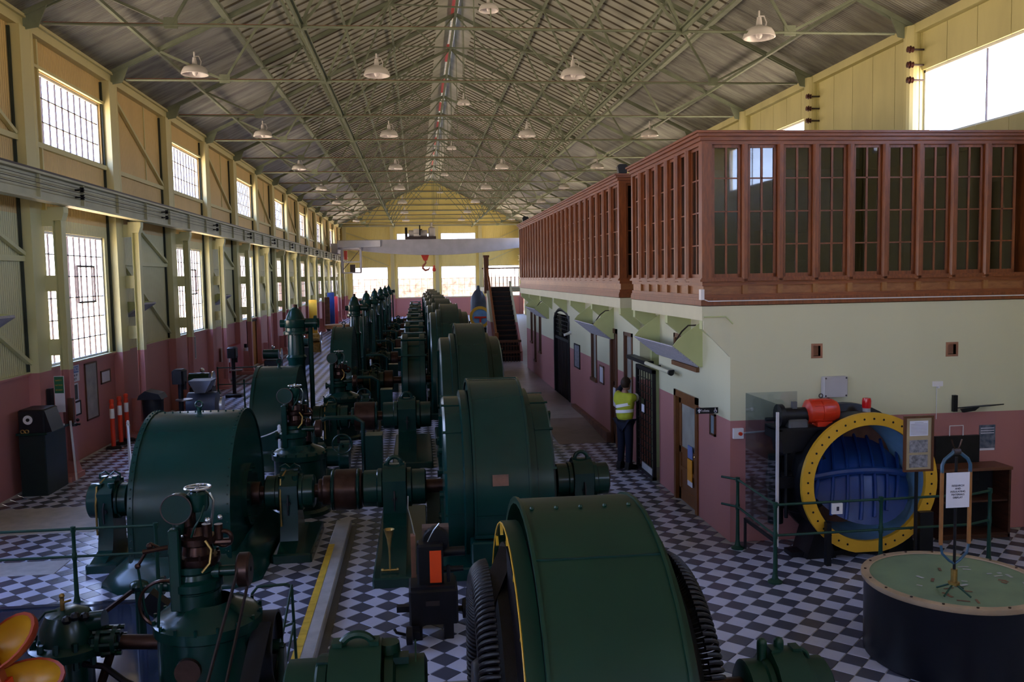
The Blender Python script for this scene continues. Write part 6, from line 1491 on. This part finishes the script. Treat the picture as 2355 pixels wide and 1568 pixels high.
# far right round displays near the stairs
r = thing('dark_vessel', 'dark domed boiler vessel near the foot of the far wall', 'vessel', (4.6,58,0))
MB().lathe([(0,0),(.55,0),(.55,1.9),(.48,2.3),(.28,2.65),(.12,2.8),(.10,3.05),(0,3.07)], (4.15,60,0), 'z', 26).build('vessel_shell', M('dark_slate_paint',(.05,.06,.08),.4), r)
r = thing('valve_exhibit', 'round exhibit with yellow ring and blue centre far away by the stairs', 'exhibit', (3.2,50,1.2))
MB().lathe([(.46,0),(.62,0),(.62,.06),(.46,.06)], (3.55,50,1.35), 'y', 32).build('yellow_ring', m_yel, r); MB().lathe([(0,.05),(.46,.05)], (3.55,50,1.35), 'y', 30).build('blue_disc', m_lblu, r)
MB().box(3.2,3.9,49.97,50.0,1.28,1.38).box(3.5,3.6,49.97,50.0,.6,1.3).build('red_handle', m_ored, r, 0); MB().box(3.2,3.9,49.95,50.2,0,.75).build('stand', m_blk, r, 0)
# ================================================================= PERSON
def person():
    px, py = 3.88, 16.0
    r = thing('person', 'person in yellow reflective work shirt and navy trousers reaching up to the gate', 'person', (px,py,0))
    def skin_mesh(name, verts, edges, rad, mat, root=0, sub=2):
        me = bpy.data.meshes.new(name); me.from_pydata([(v[0]+px, v[1]+py, v[2]) for v in verts], edges, [])
        o = bpy.data.objects.new(name, me); COL.objects.link(o)
        m = o.modifiers.new('s', 'SKIN'); m.use_smooth_shade = True
        for i, q_ in enumerate(me.skin_vertices[0].data): q_.radius = (rad[i], rad[i]) if not isinstance(rad[i], tuple) else rad[i]; q_.use_root = (i == root)
        m2 = o.modifiers.new('u', 'SUBSURF'); m2.levels = sub; m2.render_levels = sub
        dg = bpy.context.evaluated_depsgraph_get(); em = bpy.data.meshes.new_from_object(o.evaluated_get(dg)); bpy.data.objects.remove(o)
        off = WL(r)
        for v in em.vertices: v.co -= off
        em.materials.clear(); em.materials.append(mat); em.name = name
        for p_ in em.polygons: p_.use_smooth = True
        ob = bpy.data.objects.new(name, em); COL.objects.link(ob); ob.parent = r; return ob
    # facing +x (towards the wall), seen from behind-left; right arm raised to the lock, left hand in front
    # body: one continuous figure (neck, torso, arms, hands, legs)
    V = [(0,0,.93),(0,0,1.08),(.01,0,1.22),(.015,0,1.34),(.02,0,1.43),(.03,0,1.52),  # 0..5 pelvis to neck
         (.0,.17,1.38),(.12,.24,1.46),(.28,.20,1.62),                                  # far arm 6..8
         (.02,-.17,1.37),(.13,-.22,1.36),(.27,-.12,1.52),                              # near arm 9..11
         (0,.09,.88),(.02,.10,.50),(-.03,.10,.10),                                     # far leg 12..14
         (0,-.09,.88),(.0,-.10,.50),(-.02,-.10,.10)]                                   # near leg 15..17
    E_ = [(0,1),(1,2),(2,3),(3,4),(4,5),(3,6),(6,7),(7,8),(3,9),(9,10),(10,11),(0,12),(12,13),(13,14),(0,15),(15,16),(16,17)]
    Rr_ = [(.115,.15),(.10,.14),(.11,.155),(.10,.14),(.06,.07),.048,.062,.045,.032,.062,.046,.032,.088,.06,.043,.088,.06,.043]
    skin_mesh('body', V, E_, Rr_, m_skin)
    # shirt
    Vs = [(0,0,.90),(0,0,1.08),(.01,0,1.22),(.015,0,1.34),(.02,0,1.45),(.0,.17,1.38),(.08,.22,1.44),(.02,-.17,1.37),(.10,-.21,1.37)]
    skin_mesh('work_shirt', Vs, [(0,1),(1,2),(2,3),(3,4),(3,5),(5,6),(3,7),(7,8)], [(.15,.195),(.14,.185),(.145,.195),(.135,.18),(.075,.09),.092,.07,.094,.072], m_viz)
    # navy sleeves
    skin_mesh('navy_sleeve', [(.07,.22,1.43),(.13,.24,1.47),(.22,.22,1.56)], [(0,1),(1,2)], [.058,.056,.045], m_navy)
    skin_mesh('navy_sleeve', [(.09,-.205,1.37),(.14,-.22,1.37),(.22,-.17,1.46)], [(0,1),(1,2)], [.060,.058,.045], m_navy)
    skin_mesh('trousers', [(0,0,.93),(0,.09,.86),(.02,.10,.50),(-.02,.10,.07),(0,-.09,.86),(.0,-.10,.50),(-.01,-.10,.07)], [(0,1),(1,2),(2,3),(0,4),(4,5),(5,6)], [(.12,.155),.098,.078,.066,.098,.078,.066], m_navy)
    MB().add([(px+.0+ (.135)*cos(2*pi*i/24), py+.168*sin(2*pi*i/24), z) for z in (.915,.955) for i in range(24)], [(i,(i+1)%24,24+(i+1)%24,24+i) for i in range(24)]).build('belt', m_blk, r)
    # reflective bands
    def band(z, a_, b_, cx_, hh=.025, tilt=0):
        n_ = 30; V_ = []
        for dz in (-hh, hh):
            for i in range(n_): t = 2*pi*i/n_; V_.append((px+cx_+a_*cos(t), py+b_*sin(t), z+dz+tilt*sin(t)))
        MB().add(V_, [(i,(i+1)%n_,n_+(i+1)%n_,n_+i) for i in range(n_)]).build('reflective_band', m_refl, r)
    band(1.11, .146, .190, 0, .030, -.02); band(1.22, .150, .198, .005, .030, -.045)
    MB().lathe([(.082,-.03),(.082,.03)], (px+.06,py-.19,1.37), 'x', 20).build('sleeve_band', m_refl, r)
    # head with face, ears, hair
    hx, hy, hz = px+.05, py, 1.615
    b = MB().ball((hx,hy,hz), .098, 22, (1.0,.80,1.22)); b.ball((hx+.10,hy,hz-.015), .018, 8, (1.1,.8,1.5)); b.ball((hx+.035,hy,hz-.085), .055, 12, (1,.85,.7))
    b.ball((hx-.01,hy-.08,hz-.01), .022, 8, (.8,.5,1.3)); b.ball((hx-.01,hy+.08,hz-.01), .022, 8, (.8,.5,1.3))
    b.build('head', m_skin, r)
    for s_ in (-1,1): MB().ball((hx+.088,hy+s_*.032,hz+.012), .011, 8).build('eye', m_wht, r)
    for s_ in (-1,1): MB().ball((hx+.097,hy+s_*.032,hz+.012), .005, 6).build('iris', m_blk, r)
    MB().box(hx+.088,hx+.094,hy-.022,hy+.022,hz-.062,hz-.054).build('mouth', M('lips',(.3,.1,.08),.5), r)
    b = MB().ball((hx-.014,hy,hz+.022), .108, 22, (1.0,.86,1.12)); V_ = []
    b.v = [(v[0] if v[2] > hz+.03 or v[0] < hx-.01 else hx-.01, v[1], max(v[2], hz-.07)) for v in b.v]; b.build('hair', m_hair, r)
    # hands: palm and five fingers each
    def hand(c, d, up_):
        c, d, u_ = Vector(c)+Vector((px,py,0)), Vector(d).normalized(), Vector(up_).normalized(); s_ = d.cross(u_).normalized(); u_ = s_.cross(d)
        Rm_ = Matrix((s_, d, u_)).transposed()
        b = MB().obox(c+d*.045, (.08,.09,.026), Rm_)
        for k, L_ in enumerate((.066,.078,.074,.058)):
            p0 = c+d*.085+s_*(-.030+.020*k); b.tube([p0, p0+d*L_*.45+u_*-.004, p0+d*L_*.75-u_*.016, p0+d*L_*.85-u_*.034], [.0095,.009,.008,.007], 7)
        p0 = c+d*.02-s_*.038; b.tube([p0, p0-s_*.022+d*.025-u_*.01, p0-s_*.026+d*.055-u_*.02], [.0115,.0105,.008], 7)
        b.build('hand', m_skin, r, 60)
    hand((.28,.20,1.62), (.75,-.25,.5), (-.4,0,.8)); hand((.27,-.12,1.52), (.8,.2,.5), (-.4,0,.8))
    for s_ in (-1, 1):
        y_ = py+s_*.10
        MB().prism([(px-.09,0),(px+.20,0),(px+.21,.035),(px+.16,.07),(px+.05,.10),(px+.04,.14),(px-.07,.14),(px-.09,.05)], y_-.048, y_+.048, 'y').build('boot', m_boot, r)
    # identity card pocket patch
    return r
pr = person()
pr.rotation_euler = (0,0,radians(38)); pr.location.x -= .04
# groups for repeated things
G_ = dict(steel_column='steel columns along the left wall', roof_truss='roof trusses', purlin='purlins under the roof', pendant_lamp='white pendant lamps', lamp_cord='cords of the small ridge lamps', wall_insulator='brown insulators on the right columns',
 turbine_housing='green turbine hoods', drum_machine='green drum machines', bearing_pedestal='green pedestal bearings', shaft='brown shafts between machines', air_vessel='tall green air vessels', exciter_drum='ribbed green drums', governor='green governors',
 auxiliary_pump='small pump sets between the lines', guard_frame='green guard frames', bollard='orange bollards by the pink wall', stanchion='white chain posts', chain='white chains', floodlight='black floodlights on the galleries', glazed_gallery='glazed timber galleries',
 light_trough='pale green wall troughs', reflector_panel='reflector panels on the left wall', machine_tool='machine tools along the left wall', wind_brace='diagonal wind braces', longitudinal_brace='long braces at tie rod level', crane_runway='crane runway girders', kerb='floor kerbs with yellow edge', picture='framed pictures and notices', banner_panel='far display panels', display_pump='small far exhibits', railing='tube railings', display_shelf='shelves inside the near gallery')
for o in COL.objects:
    if o.parent is None and o.get('category'):
        k_ = o.name.split('.')[0]
        if k_ in G_: o['group'] = G_[k_]
# exterior: pale retaining wall beyond the far windows and pale ground outside
b = MB(); m_ext = M('pale_stone_outside', (.34,.26,.22), .8, nscale=2.2, alt=(.07,.045,.04))
single(MB().box(-14,18,YF+7,YF+7.4,0,3.6), 'retaining_wall', m_ext, 'pale stone retaining wall seen through the far windows', 'wall', (2,YF+7,0), smooth=0)
